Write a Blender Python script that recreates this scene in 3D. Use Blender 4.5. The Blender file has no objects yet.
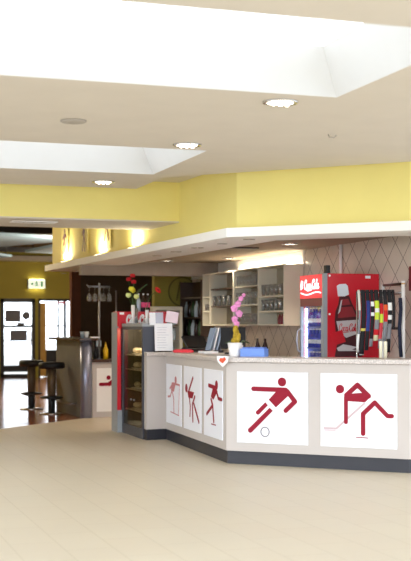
import bpy, math, random
from mathutils import Vector, Matrix
random.seed(7)
S = bpy.context.scene
C = S.collection
PI = math.pi

# ------------------------------------------------------------------ colour + materials
def lin(c):
    out = []
    for x in c:
        x = x / 255.0
        out.append(x / 12.92 if x <= 0.04045 else ((x + 0.055) / 1.055) ** 2.4)
    return out

def mat(name, rgb, rough=0.5, metal=0.0, emit=0.0, ecol=None, var=0.05, scale=6.0, spec=0.5, bump=0.0):
    m = bpy.data.materials.new(name); m.use_nodes = True
    nt = m.node_tree; N = nt.nodes; L = nt.links
    b = N['Principled BSDF']
    b.inputs['Roughness'].default_value = rough
    b.inputs['Metallic'].default_value = metal
    b.inputs['Specular IOR Level'].default_value = spec
    c = lin(rgb)
    tc = N.new('ShaderNodeTexCoord'); nz = N.new('ShaderNodeTexNoise')
    nz.inputs['Scale'].default_value = scale; nz.inputs['Detail'].default_value = 4
    L.new(tc.outputs['Object'], nz.inputs['Vector'])
    rp = N.new('ShaderNodeValToRGB')
    rp.color_ramp.elements[0].position = 0.3; rp.color_ramp.elements[1].position = 0.7
    rp.color_ramp.elements[0].color = [x * (1 - var) for x in c] + [1]
    rp.color_ramp.elements[1].color = [min(1, x * (1 + var)) for x in c] + [1]
    L.new(nz.outputs['Fac'], rp.inputs['Fac']); L.new(rp.outputs['Color'], b.inputs['Base Color'])
    if bump:
        bp = N.new('ShaderNodeBump'); bp.inputs['Strength'].default_value = bump; bp.inputs['Distance'].default_value = 0.01
        L.new(nz.outputs['Fac'], bp.inputs['Height']); L.new(bp.outputs['Normal'], b.inputs['Normal'])
    if emit:
        b.inputs['Emission Color'].default_value = lin(ecol or rgb) + [1]
        b.inputs['Emission Strength'].default_value = emit
    return m

def glass(name, tint=(255, 255, 255), refl=0.12, rough=0.03, haze=0.0):
    m = bpy.data.materials.new(name); m.use_nodes = True
    nt = m.node_tree; N = nt.nodes; L = nt.links
    for n in list(N): N.remove(n)
    o = N.new('ShaderNodeOutputMaterial'); mx = N.new('ShaderNodeMixShader')
    t = N.new('ShaderNodeBsdfTransparent'); g = N.new('ShaderNodeBsdfGlossy')
    t.inputs['Color'].default_value = lin(tint) + [1]
    g.inputs['Roughness'].default_value = rough
    lw = N.new('ShaderNodeLayerWeight'); lw.inputs['Blend'].default_value = 0.25
    mr = N.new('ShaderNodeMapRange'); mr.inputs['To Min'].default_value = refl * 0.5; mr.inputs['To Max'].default_value = min(1, refl * 5)
    L.new(lw.outputs['Facing'], mr.inputs['Value']); L.new(mr.outputs['Result'], mx.inputs['Fac'])
    L.new(t.outputs[0], mx.inputs[1]); L.new(g.outputs[0], mx.inputs[2]); last = mx
    if haze:
        df_ = N.new('ShaderNodeBsdfDiffuse'); df_.inputs['Color'].default_value = (.85, .86, .86, 1)
        m2 = N.new('ShaderNodeMixShader'); m2.inputs['Fac'].default_value = haze
        L.new(mx.outputs[0], m2.inputs[1]); L.new(df_.outputs[0], m2.inputs[2]); last = m2
    L.new(last.outputs[0], o.inputs['Surface'])
    return m

def lattice_mat():
    m = mat('lattice_tile', (204, 190, 176), 0.35, var=0.04)
    N = m.node_tree.nodes; L = m.node_tree.links; b = N['Principled BSDF']
    tc = N.new('ShaderNodeTexCoord'); sx = N.new('ShaderNodeSeparateXYZ'); L.new(tc.outputs['Object'], sx.inputs[0])
    def mth(op, a, bb=None):
        n = N.new('ShaderNodeMath'); n.operation = op
        for i, x in enumerate((a, bb)):
            if x is None: continue
            if isinstance(x, (int, float)): n.inputs[i].default_value = x
            else: L.new(x, n.inputs[i])
        return n.outputs[0]
    D = 0.36
    p = mth('FRACT', mth('MULTIPLY', mth('ADD', sx.outputs['Y'], sx.outputs['Z']), 1 / D))
    q = mth('FRACT', mth('MULTIPLY', mth('SUBTRACT', sx.outputs['Y'], sx.outputs['Z']), 1 / D))
    line = mth('MAXIMUM', mth('LESS_THAN', p, 0.034), mth('LESS_THAN', q, 0.034))
    mx = N.new('ShaderNodeMix'); mx.data_type = 'RGBA'
    old = b.inputs['Base Color'].links[0].from_socket
    L.new(line, mx.inputs['Factor']); L.new(old, mx.inputs['A']); mx.inputs['B'].default_value = lin((104, 86, 76)) + [1]
    L.new(mx.outputs['Result'], b.inputs['Base Color'])
    return m

def tile_mat(name, c1, c2, grout, w, h, rough, spec=0.4, var=0.03):
    m = bpy.data.materials.new(name); m.use_nodes = True
    nt = m.node_tree; N = nt.nodes; L = nt.links; b = N['Principled BSDF']
    tc = N.new('ShaderNodeTexCoord'); mp = N.new('ShaderNodeMapping'); mp.inputs['Rotation'].default_value[2] = PI / 2
    br = N.new('ShaderNodeTexBrick'); br.offset = 0.5
    br.inputs['Color1'].default_value = lin(c1) + [1]; br.inputs['Color2'].default_value = lin(c2) + [1]
    br.inputs['Mortar'].default_value = lin(grout) + [1]; br.inputs['Scale'].default_value = 1.0
    br.inputs['Brick Width'].default_value = w; br.inputs['Row Height'].default_value = h
    br.inputs['Mortar Size'].default_value = 0.006; br.inputs['Mortar Smooth'].default_value = 0.3
    L.new(tc.outputs['Object'], mp.inputs['Vector']); L.new(mp.outputs['Vector'], br.inputs['Vector'])
    nz = N.new('ShaderNodeTexNoise'); nz.inputs['Scale'].default_value = 1.3; nz.inputs['Detail'].default_value = 5
    L.new(tc.outputs['Object'], nz.inputs['Vector'])
    mr = N.new('ShaderNodeMapRange'); mr.inputs['To Min'].default_value = 1 - var * 2; mr.inputs['To Max'].default_value = 1 + var * 2
    L.new(nz.outputs['Fac'], mr.inputs['Value'])
    mx = N.new('ShaderNodeVectorMath'); mx.operation = 'SCALE'
    L.new(br.outputs['Color'], mx.inputs[0]); L.new(mr.outputs['Result'], mx.inputs['Scale'])
    L.new(mx.outputs['Vector'], b.inputs['Base Color'])
    r2 = N.new('ShaderNodeMapRange'); r2.inputs['To Min'].default_value = rough - .06; r2.inputs['To Max'].default_value = rough + .06
    L.new(nz.outputs['Fac'], r2.inputs['Value']); L.new(r2.outputs['Result'], b.inputs['Roughness'])
    b.inputs['Specular IOR Level'].default_value = spec
    return m

def granite_mat():
    m = mat('granite', (198, 188, 182), 0.3, var=0.3, scale=70)
    return m

def striped(name, bands, rough=0.85):
    """horizontal bands: list of (height in object z, colour) from the bottom up"""
    m = mat(name, (128, 128, 128), rough); N = m.node_tree.nodes; L = m.node_tree.links; b = N['Principled BSDF']
    tc = N.new('ShaderNodeTexCoord'); sx = N.new('ShaderNodeSeparateXYZ'); L.new(tc.outputs['Object'], sx.inputs[0])
    mr = N.new('ShaderNodeMapRange'); mr.inputs['From Min'].default_value = -0.8; mr.inputs['From Max'].default_value = 0.1
    L.new(sx.outputs['Z'], mr.inputs['Value'])
    rp = N.new('ShaderNodeValToRGB'); rp.color_ramp.interpolation = 'CONSTANT'
    e = rp.color_ramp.elements
    while len(e) > 1: e.remove(e[-1])
    for i, (z, c) in enumerate(bands):
        p = (z + 0.8) / 0.9
        el = e[0] if i == 0 else e.new(p)
        el.position = max(0, p); el.color = lin(c) + [1]
    L.new(mr.outputs['Result'], rp.inputs['Fac']); L.new(rp.outputs['Color'], b.inputs['Base Color'])
    return m

M = {}
M['ceil'] = mat('ceiling_paint', (214, 205, 193), 0.9, var=0.02, scale=3, bump=0.05)
M['well'] = mat('skylight_well_paint', (220, 220, 220), 0.8, var=0.01)
M['yellow'] = mat('yellow_paint', (240, 226, 140), 0.75, var=0.02, scale=2)
M['olive'] = mat('olive_paint', (156, 142, 58), 0.8, var=0.05, scale=2)
M['white'] = mat('white_paint', (236, 233, 230), 0.6, var=0.01)
M['cream'] = mat('counter_laminate', (192, 183, 177), 0.5, var=0.012)
M['panel'] = mat('white_panel', (236, 236, 242), 0.4, var=0.008)
M['red'] = mat('pictogram_red', (142, 8, 38), 0.55, var=0.02, spec=0.25)
M['shadedred'] = mat('pictogram_red_shaded', (92, 12, 22), .6)  # pictogram red with shade put into the colour, for figures the washers miss
M['palered'] = mat('pictogram_pale_red', (196, 120, 124), 0.5, var=0.02)
M['pink'] = mat('pictogram_stick_grey', (198, 176, 180), 0.5, var=0.02)
M['grey_line'] = mat('pictogram_grey', (120, 110, 118), 0.5)
M['kick'] = mat('dark_kickboard', (42, 42, 50), 0.5, var=0.05)
M['granite'] = granite_mat()
M['soffit'] = mat('soffit_warm_lit', (158, 142, 124), 0.8, var=0.03)  # warm light of the bar lamps is mixed into this beige
M['canopy'] = mat('canopy_white', (247, 245, 242), 0.7, var=0.01)
M['lattice'] = lattice_mat()
M['brown'] = mat('dark_brown_wall', (62, 44, 26), 0.8, var=0.1)
M['redbrown'] = mat('red_brown_wall', (84, 44, 22), 0.8, var=0.08)
M['floor'] = tile_mat('beige_floor_tile', (212, 201, 180), (211, 199, 178), (202, 190, 168), 0.62, 0.31, 0.42, 0.35)
M['floor2'] = tile_mat('brown_floor_tile', (158, 92, 60), (146, 84, 54), (96, 60, 42), 0.4, 0.2, 0.17, 0.8, 0.06)
M['pave'] = mat('outdoor_paving', (200, 196, 190), 0.9, var=0.08)
M['black'] = mat('black_plastic', (18, 18, 20), 0.45, var=0.1)
M['blackfab'] = mat('black_leather', (26, 24, 24), 0.6, var=0.1)
M['frame'] = mat('dark_door_frame', (22, 18, 26), 0.5)
M['steel'] = mat('brushed_steel', (168, 168, 176), 0.35, 1.0, var=0.05)
M['chrome'] = mat('chrome', (215, 215, 218), 0.15, 1.0)
M['silver'] = mat('silver_column', (150, 152, 172), 0.38, 0.6)
M['graphite'] = mat('graphite_frame', (72, 74, 84), 0.5, 0.2)
M['barfront'] = mat('grey_bar_front', (118, 117, 116), 0.5, var=0.08)
M['wood'] = mat('tan_wood', (196, 150, 70), 0.5, var=0.12, scale=4)
M['darkwood'] = mat('dark_wood_top', (70, 48, 38), 0.35, var=0.12)
M['shelf'] = mat('cream_shelf', (208, 202, 184), 0.6, var=0.02)
M['shelfback'] = mat('cabinet_back', (152, 142, 122), 0.7, var=0.02)
M['darkshelf'] = mat('dark_shelf', (70, 52, 40), 0.6)
M['cokered'] = mat('cooler_red', (206, 12, 36), 0.35, var=0.03)
M['maroon'] = mat('cooler_dark_red', (112, 14, 30), 0.45)
M['coolgrey'] = mat('cooler_grey', (150, 154, 158), 0.45)
M['coolin'] = mat('cooler_inside', (132, 140, 196), 0.5)
M['hdr'] = mat('lit_header_red', (210, 20, 48), 0.4, emit=0.55, ecol=(215, 16, 44))
M['hdrw'] = mat('lit_header_white', (255, 240, 244), 0.4, emit=1.0)
M['lettering'] = mat('white_lettering', (245, 240, 240), 0.5)
M['led'] = mat('cooler_led', (235, 240, 255), 0.5, emit=5.0, ecol=(214, 226, 255))
M['lamp'] = mat('lamp_glow', (255, 244, 226), 0.5, emit=9.0, ecol=(255, 240, 215))
M['spotglow'] = mat('small_spot_glow', (255, 240, 214), 0.5, emit=6.0)
M['tube'] = mat('fluorescent_tube', (255, 244, 220), 0.5, emit=40.0, ecol=(255, 238, 205))
M['signlamp'] = mat('sign_lamp', (255, 246, 200), .5, emit=9.0, ecol=(255, 240, 170))
M['upl'] = mat('uplight_glow', (255, 246, 214), 0.5, emit=12.0, ecol=(255, 240, 190))
M['signglow'] = mat('exit_sign_glow', (246, 255, 240), 0.5, emit=0.6, ecol=(248, 255, 236))
M['green'] = mat('exit_green', (0, 150, 80), 0.5, emit=0.12)
M['glass'] = glass('clear_glass', refl=0.08)
M['tumbler'] = glass('drinking_glass', (238, 240, 240), 0.24, 0.1, 0.1)
M['caseglass'] = glass('case_glass', (222, 216, 202), 0.04)
M['bluebottle'] = mat('blue_bottle', (52, 66, 180), 0.25, var=0.25, scale=30)
M['darkbottle'] = mat('dark_bottle', (40, 20, 26), 0.2, var=0.1)
M['greenbottle'] = mat('green_bottle', (40, 70, 40), 0.2, var=0.1)
M['clearbottle'] = mat('pale_bottle', (170, 186, 196), 0.2)
M['pinklabel'] = mat('pink_label', (238, 90, 140), 0.5)
M['cap'] = mat('white_cap', (235, 235, 238), 0.4)
M['paper'] = mat('white_paper', (246, 246, 248), 0.8, var=0.01)
M['pinkpaper'] = mat('pale_pink_card', (244, 226, 234), 0.8)
M['textgrey'] = mat('printed_grey', (206, 207, 216), 0.8)
M['bluepaper'] = mat('blue_grey_paper', (150, 168, 190), 0.7)
M['blue'] = mat('light_blue_plastic', (112, 150, 226), 0.4)
M['redplastic'] = mat('red_plastic', (226, 44, 60), 0.4)
M['stem'] = mat('plant_stem', (62, 92, 40), 0.6)
M['leaf'] = mat('plant_leaf', (54, 84, 40), 0.5, var=0.2)
M['yellowflower'] = mat('yellow_petal', (236, 226, 60), 0.6, var=0.08)
M['whiteflower'] = mat('cream_petal', (228, 234, 150), 0.6, var=0.08)
M['redflower'] = mat('red_petal', (186, 10, 28), 0.6, var=0.15, scale=30)
M['scarlet'] = mat('scarlet_petal', (226, 38, 30), 0.6)
M['orchid'] = mat('orchid_petal', (238, 152, 206), 0.6, var=0.1)
M['yellowgreen'] = mat('yellow_green_plant', (176, 146, 34), 0.7, var=0.3, scale=40)
M['ceramic'] = mat('white_ceramic', (244, 240, 238), 0.25)
M['orange'] = mat('orange_print', (226, 92, 60), 0.7)
M['stoolpost'] = mat('stool_post_brown', (96, 76, 52), .45)
M['bread'] = mat('pale_roll', (232, 222, 204), 0.8, var=0.15, scale=25)
M['casein'] = mat('case_back', (150, 128, 92), .7)
M['tray'] = mat('steel_tray', (220, 216, 206), 0.4, 0.1)
M['greyposter'] = mat('grey_notice', (112, 112, 124), 0.8)
M['lemon'] = mat('yellow_plastic', (226, 178, 30), 0.4)
M['bluepanel'] = mat('hanging_panel_blue_grey', (150, 178, 204), 0.7)
M['brownceil'] = mat('brown_ceiling', (104, 84, 56), 0.9, var=0.06)
M['bottlecola'] = mat('printed_cola', (70, 14, 24), 0.5, var=0.1)
M['bottlecola2'] = mat('printed_cola_light', (150, 40, 50), 0.5, var=0.1)
M['printgrey'] = mat('printed_grey_white', (206, 200, 202), 0.5)
M['printwhite'] = mat('printed_cap_white', (224, 228, 236), 0.5)
M['vent'] = mat('grey_vent', (172, 163, 152), 0.7)

# ------------------------------------------------------------------ mesh builder
class MB:
    def __init__(s): s.v = []; s.f = []; s.sm = []; s.lay = 0
    def add(s, vs, fs, smooth=False, m=None):
        b = len(s.v)
        s.v += [tuple(m @ Vector(p)) if m is not None else tuple(p) for p in vs]
        s.f += [tuple(b + i for i in f) for f in fs]; s.sm += [smooth] * len(fs)
        return s
    def box(s, x0, x1, y0, y1, z0, z1, m=None):
        vs = [(x, y, z) for z in (z0, z1) for y in (y0, y1) for x in (x0, x1)]
        return s.add(vs, [(0, 2, 3, 1), (4, 5, 7, 6), (0, 1, 5, 4), (2, 6, 7, 3), (0, 4, 6, 2), (1, 3, 7, 5)], False, m)
    def prism(s, poly, z0, z1, m=None):
        a = sum(poly[i][0] * poly[(i + 1) % len(poly)][1] - poly[(i + 1) % len(poly)][0] * poly[i][1] for i in range(len(poly)))
        if a < 0: poly = poly[::-1]
        n = len(poly)
        if z1 - z0 < .02: s.lay += 1; z1 += 4e-5 * s.lay   # overlapping thin pieces never share a plane
        vs = [(p[0], p[1], z0) for p in poly] + [(p[0], p[1], z1) for p in poly]
        fs = [tuple(range(n - 1, -1, -1)), tuple(range(n, 2 * n))] + [(i, (i + 1) % n, n + (i + 1) % n, n + i) for i in range(n)]
        return s.add(vs, fs, False, m)
    def lathe(s, prof, n=16, c=(0, 0, 0), m=None):
        vs = []; fs = []
        for r, z in prof:
            for k in range(n):
                a = 2 * PI * k / n; vs.append((c[0] + r * math.cos(a), c[1] + r * math.sin(a), c[2] + z))
        for i in range(len(prof) - 1):
            for k in range(n):
                fs.append((i * n + k, i * n + (k + 1) % n, (i + 1) * n + (k + 1) % n, (i + 1) * n + k))
        fs.append(tuple(range(n - 1, -1, -1))); b = (len(prof) - 1) * n; fs.append(tuple(range(b, b + n)))
        return s.add(vs, fs, True, m)
    def tube(s, pts, r, n=8, m=None):
        pts = [Vector(p) for p in pts]; vs = []; fs = []
        rr = r if isinstance(r, (list, tuple)) else [r] * len(pts)
        ref = None
        for i, p in enumerate(pts):
            t = (pts[min(i + 1, len(pts) - 1)] - pts[max(i - 1, 0)]).normalized()
            if ref is None: ref = Vector((0, 0, 1)) if abs(t.z) < .9 else Vector((1, 0, 0))
            a = (ref - t * ref.dot(t)).normalized(); b = t.cross(a); ref = a
            for k in range(n):
                w = 2 * PI * k / n; vs.append(p + (a * math.cos(w) + b * math.sin(w)) * rr[i])
        for i in range(len(pts) - 1):
            for k in range(n):
                fs.append((i * n + k, i * n + (k + 1) % n, (i + 1) * n + (k + 1) % n, (i + 1) * n + k))
        fs.append(tuple(range(n - 1, -1, -1))); b = (len(pts) - 1) * n; fs.append(tuple(range(b, b + n)))
        return s.add(vs, fs, True, m)
    def ball(s, c, r, n=10, q=7, m=None):
        rx, ry, rz = r if isinstance(r, tuple) else (r, r, r)
        vs = [(c[0], c[1], c[2] - rz)]; fs = []
        for i in range(1, q):
            p = -PI / 2 + PI * i / q
            for k in range(n):
                a = 2 * PI * k / n
                vs.append((c[0] + rx * math.cos(p) * math.cos(a), c[1] + ry * math.cos(p) * math.sin(a), c[2] + rz * math.sin(p)))
        vs.append((c[0], c[1], c[2] + rz)); t = len(vs) - 1
        for k in range(n): fs.append((0, 1 + (k + 1) % n, 1 + k))
        for i in range(q - 2):
            for k in range(n):
                a = 1 + i * n; fs.append((a + k, a + (k + 1) % n, a + n + (k + 1) % n, a + n + k))
        a = 1 + (q - 2) * n
        for k in range(n): fs.append((a + k, a + (k + 1) % n, t))
        return s.add(vs, fs, True, m)
    def ribbon(s, pts, w, th, m=None):
        """pts: centre line, w: width vector, th: thickness"""
        pts = [Vector(p) for p in pts]; w = Vector(w); vs = []; fs = []
        for i, p in enumerate(pts):
            t = (pts[min(i + 1, len(pts) - 1)] - pts[max(i - 1, 0)]).normalized()
            nn = w.normalized().cross(t).normalized() * th / 2
            vs += [p - w / 2 - nn, p + w / 2 - nn, p + w / 2 + nn, p - w / 2 + nn]
        for i in range(len(pts) - 1):
            for k in range(4): fs.append((i * 4 + k, i * 4 + (k + 1) % 4, i * 4 + 4 + (k + 1) % 4, i * 4 + 4 + k))
        fs.append((3, 2, 1, 0)); b = (len(pts) - 1) * 4; fs.append((b, b + 1, b + 2, b + 3))
        return s.add(vs, fs, True, m)
    # ---- flat shapes, x right, y up, z towards the viewer
    def cap(s, p, q, r, z0, z1, n=8):
        p = Vector(p); q = Vector(q); a0 = math.atan2(q.y - p.y, q.x - p.x)
        poly = [(q.x + r * math.cos(a0 - PI / 2 + PI * k / n), q.y + r * math.sin(a0 - PI / 2 + PI * k / n)) for k in range(n + 1)]
        poly += [(p.x + r * math.cos(a0 + PI / 2 + PI * k / n), p.y + r * math.sin(a0 + PI / 2 + PI * k / n)) for k in range(n + 1)]
        return s.prism(poly, z0, z1)
    def stroke(s, pts, r, z0, z1):
        for a, b in zip(pts, pts[1:]): s.cap(a, b, r, z0, z1)
        return s
    def disc(s, c, r, z0, z1, n=24, ry=None):
        return s.prism([(c[0] + r * math.cos(2 * PI * k / n), c[1] + (ry or r) * math.sin(2 * PI * k / n)) for k in range(n)], z0, z1)
    def build(s, name, m, parent=None, bevel=0.0, mx=None):
        me = bpy.data.meshes.new(name); me.from_pydata(s.v, [], s.f); me.update()
        me.polygons.foreach_set('use_smooth', s.sm)
        me.materials.append(m)
        o = bpy.data.objects.new(name, me); C.objects.link(o)
        if parent is not None: o.parent = parent
        if mx is not None: o.matrix_local = mx
        if bevel:
            b = o.modifiers.new('bevel', 'BEVEL'); b.width = bevel; b.segments = 2; b.limit_method = 'ANGLE'; b.angle_limit = 0.7
        return o

def B(*a): return MB().box(*a)

def tag(o, label=None, cat=None, group=None, kind=None):
    if label: o['label'] = label
    if cat: o['category'] = cat
    if group: o['group'] = group
    if kind: o['kind'] = kind
    return o

def thing(name, label, cat, loc=(0, 0, 0), rz=0.0, group=None):
    o = bpy.data.objects.new(name, None); C.objects.link(o)
    o.empty_display_size = 0.1
    o.location = loc; o.rotation_euler = (0, 0, rz)
    return tag(o, label, cat, group)

def struct(o): o['kind'] = 'structure'; return o

def dup(root, loc, rz=None, label=None, group=None):
    r = root.copy(); C.objects.link(r); r.location = loc
    if rz is not None: r.rotation_euler = (0, 0, rz)
    if label: r['label'] = label
    if group: r['group'] = group
    for ch in list(root.children):
        c = ch.copy(); C.objects.link(c); c.parent = r
        for g in list(ch.children):
            d = g.copy(); C.objects.link(d); d.parent = c
    return r

def face(o, xd):
    """frame on a vertical face: origin o, x along xd, y up, z outwards"""
    x = Vector((xd[0], xd[1], 0)).normalized(); y = Vector((0, 0, 1)); z = x.cross(y)
    m = Matrix((x, y, z)).transposed().to_4x4(); m.translation = Vector(o); return m

# ------------------------------------------------------------------ camera
F, H, YAW = 1190.0, 1.42, math.radians(18.5)
cd = bpy.data.cameras.new('camera'); cam = bpy.data.objects.new('camera', cd); C.objects.link(cam)
cam.location = (0, 0, H); cam.rotation_euler = (PI / 2, 0, -YAW)
cd.sensor_fit = 'HORIZONTAL'; cd.sensor_width = 24; cd.lens = 24 * F / 411.0
cd.shift_x = -0.8 / 411.0; cd.shift_y = 46.0 / 411.0
cd.clip_end = 300
cd.dof.use_dof = True; cd.dof.focus_distance = 12.4; cd.dof.aperture_fstop = 2.2
S.camera = cam

# ------------------------------------------------------------------ the setting
struct(MB().prism([(-6, -3), (9, -3), (9, 23.0), (.8, 14.85), (-6, 14.85)], -0.1, 0).build('floor', M['floor']))
struct(MB().prism([(9, 23.0), (.8, 14.85), (.8, 33.2), (9, 33.2)], -0.1, -0.001).build('floor_entrance', M['floor2']))
struct(B(-4, 16, 33.2, 60, -0.2, -0.04).build('ground_outside', M['pave']))

SKY = [(5.62, 7.5), (10.14, 11.9)]; SU0, SU1 = -3.5, 3.457; ZC, ZT, INS = 3.0, 3.3, 0.19
cb = MB()
cb.box(-6, SU0, 3.6, 13.2, ZC, ZC + .12); cb.box(SU1, 3.57, 3.6, 13.2, ZC, ZC + .12)
cb.prism([(3.57, 3.6), (9, 3.6), (9, 6.66), (3.57, 12.09)], ZC, ZC + .12)
vv = [-3] + [x for s_ in SKY for x in s_] + [13.2]
for a, b in zip(vv[::2], vv[1::2]): cb.box(SU0, SU1, max(a, 3.6), b, ZC, ZC + .12) if b > 4 else None
cb.box(3.4, SU1, 10.14, 11.9, ZC, ZC + .12)
struct(cb.build('ceiling', M['ceil']))
for i, (a, b) in enumerate(SKY):
    SU1 = (3.457, 3.4)[i]
    w = MB(); lo = [(SU0, a), (SU1, a), (SU1, b), (SU0, b)]; hi = [(SU0 + INS, a + INS), (SU1 - INS, a + INS), (SU1 - INS, b - INS), (SU0 + INS, b - INS)]
    ou = [(SU0 - .0, a - .0), (SU1 + .0, a - .0), (SU1 + .0, b + .0), (SU0 - .0, b + .0)]
    for k in range(4):
        j = (k + 1) % 4
        vs = [(*lo[k], ZC + .001), (*lo[j], ZC + .001), (*hi[j], ZT), (*hi[k], ZT), (*ou[k], ZC + .06), (*ou[j], ZC + .06), (*ou[j], ZT), (*ou[k], ZT)]
        w.add(vs, [(0, 3, 2, 1), (4, 5, 6, 7), (3, 7, 6, 2), (0, 1, 5, 4)])
    wo = struct(w.build('skylight_well_wall', M['well']))
    wo.name = 'window_%d' % (i + 1)
    B(SU0 + INS, SU1 - INS, a + INS, b - INS, ZT + .001, ZT + .015).build('skylight_pane', M['glass'], wo)

# upper ceilings that close the shell
up = MB(); up.box(-6, 9, 12.05, 14.7, 3.13, 3.2); up.box(3.62, 9, 3.7, 12.05, 3.13, 3.2)
struct(up.build('ceiling_upper', M['ceil']))
struct(B(.6, 9.2, 14.6, 33.4, 3.62, 3.7).build('ceiling_entrance', M['brownceil']))
struct(B(-6, 4.24, 13.51, 14.7, 2.67, 3.7).build('beam_yellow', M['yellow']))
# yellow bar walls
A_, C_, D_, G_ = (3.906, 19.85), (4.26, 11.73), (5.58, 10.41), (6.25, 10.41)
a2, c2, d2, g2 = (4.03, 19.85), (4.38, 11.78), (5.63, 10.53), (6.25, 10.53)
struct(MB().prism([A_, C_, c2, a2], 2.43, 3.64).build('wall_bar_side', M['yellow']))
struct(MB().prism([C_, D_, d2, c2], 2.43, 3.14).build('wall_bar_front', M['yellow']))
struct(MB().prism([D_, G_, g2, d2], 2.43, 3.14).build('wall_bar_right', M['yellow']))
# canopy ring + inner soffit
rA, rC, rD, rG = (3.776, 19.85), (4.13, 11.68), (5.53, 10.28), (6.25, 10.28)
iA, iC, iD, iG = (4.446, 19.85), (4.80, 11.96), (5.81, 10.95), (6.25, 10.95)
cn = MB()
for o1, o2, i2, i1 in ((rA, rC, iC, iA), (rC, rD, iD, iC), (rD, rG, iG, iD)): cn.prism([o1, o2, i2, i1], 2.35, 2.445)
struct(cn.build('ceiling_canopy', M['canopy']))
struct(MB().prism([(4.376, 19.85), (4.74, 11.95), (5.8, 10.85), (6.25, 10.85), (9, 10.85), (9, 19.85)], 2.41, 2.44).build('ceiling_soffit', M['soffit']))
struct(B(3.9, 6.1, 17.6, 17.75, 2.2, 2.41).build('beam_bar', mat('lintel_grey', (150, 138, 126), .8)))
struct(B(-6, 4.22, 13.515, 14.69, 2.655, 2.669).build('beam_underside', M['ceil']))
# bar walls
struct(B(6.1, 6.25, 10.3, 19.0, 0, 2.42).build('wall_lattice', M['lattice']))
struct(B(6.085, 6.1, 14.22, 18.98, 2.2, 2.41).build('wall_cove', M['white']))
struct(B(5.45, 9, 19.0, 19.15, 0, 2.42).build('wall_olive', M['olive']))
struct(B(4.98, 9, 22.5, 22.65, 0, 3.62).build('wall_brown', M['brown']))
struct(B(4.80, 4.98, 22.5, 22.7, 0, 3.62).build('wall_brown_end', M['redbrown']))
struct(B(6.25, 10, 10.2, 10.3, 0, 3.14).build('wall_right', M['white']))
struct(B(-6.15, -6, 12.4, 14.7, 0, 3.2).build('wall_left', M['white']))
struct(B(-6, .8, 14.7, 14.85, 0, 3.7).build('wall_hall_back', M['white']))
struct(B(.65, .8, 14.7, 33.3, 0, 3.7).build('wall_entrance_left', M['olive']))
struct(B(9, 9.15, 10.3, 33.3, 0, 3.7).build('wall_entrance_right', M['olive']))

# back wall with its two door openings (v = 33)
def DU(px): return 5.01 + px * 0.0293
def DZ(py): return H + (326 - py) * 0.0278
d0, d1, d2_, d3 = DU(1), DU(34), DU(37), DU(71)
bw = MB(); V0, V1 = 33.0, 33.2
bw.box(.8, d0, V0, V1, 0, 3.62); bw.box(d1, d2_, V0, V1, 0, DZ(298)); bw.box(d3, 9, V0, V1, 0, 3.62); bw.box(d0, d3, V0, V1, DZ(298), 3.62)
struct(bw.build('wall_back', M['olive']))
struct(B(.8, 9, 32.6, 33.0, DZ(261), DZ(256)).build('trim_1', M['vent']))

# door 1: closed glass door
f = MB(); t = .085
f.box(d0, d0 + t, 32.98, 33.12, 0, DZ(298)); f.box(d1 - t, d1, 32.98, 33.12, 0, DZ(298)); f.box(d0, d1, 32.98, 33.12, DZ(302), DZ(298))
f.box(d0, d1, 32.98, 33.12, 0.0, .10); f.box(d0 + t, d1 - t, 33.0, 33.1, .16, .34); f.box(d0 + t, d1 - t, 33.0, 33.1, DZ(327), DZ(324.5))
f.box(d0 + t, d1 - t, 33.02, 33.08, DZ(340.4), DZ(339.4))
f.box(d0 + t, d0 + t + .02, 33.0, 33.1, .1, DZ(302))
do1 = struct(f.build('door_1', M['frame']))
B(d0 + t, d1 - t, 33.05, 33.06, .1, DZ(302)).build('door_glass', M['glass'], do1)
B(d1 - t - .05, d1 - t - .02, 32.9, 32.95, .9, 1.3).build('door_handle', M['steel'], do1)
# door 2: glazed opening with a leaf behind
f = MB()
f.box(d2_, d2_ + .05, 32.98, 33.12, 0, DZ(298)); f.box(d3 - .09, d3, 32.98, 33.12, 0, DZ(298)); f.box(d2_, d3, 32.98, 33.12, DZ(300.5), DZ(298))
f.box(DU(57), DU(58.6), 33.2, 33.26, 0, DZ(300)); f.box(DU(63), DU(65.6), 33.2, 33.26, 0, DZ(300)); f.box(DU(46), DU(66), 33.2, 33.24, DZ(326), DZ(324.6))
do2 = struct(f.build('door_2', M['frame']))
B(DU(46), DU(66), 33.22, 33.23, .1, DZ(300)).build('door_glass', M['glass'], do2)
B(DU(39.5), DU(46), 33.25, 33.3, 0.02, DZ(302)).build('door_leaf', M['wood'], do2)
tag(B(DU(46.5), DU(66), 33.5, 33.75, 0, DZ(350)).build('low_cabinet', M['frame']), 'dark low cabinet behind the right glass door of the exit', 'cabinet')
tag(B(DU(57.5), DU(64), 33.14, 33.17, DZ(303), DZ(300.8)).build('red_sign', M['redplastic']), 'small red sign at the top of the right exit door', 'sign')
P = [('notice_board', DU(5.5), DU(20.5), DZ(321.5), DZ(309.5), 'large grey notice in the upper half of the left glass door'),
     ('notice_board', DU(10.5), DU(26.5), DZ(340), DZ(329.5), 'large grey notice in the lower half of the left glass door'),
     ('notice_board', DU(17), DU(24), DZ(325.5), DZ(322), 'small grey strip notice in the middle of left glass door')]
for n, x0, x1, z0, z1, l in P: tag(B(x0, x1, 33.03, 33.04, z0, z1).build(n, M['greyposter']), l, 'notice')
tag(MB().disc((0, 0), .115, 0, .01).build('round_sticker', M['greyposter'], mx=face((DU(25.6), 33.035, DZ(315)), (1, 0))), 'round grey sticker beside the upper notice on the glass door', 'sticker')
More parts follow.
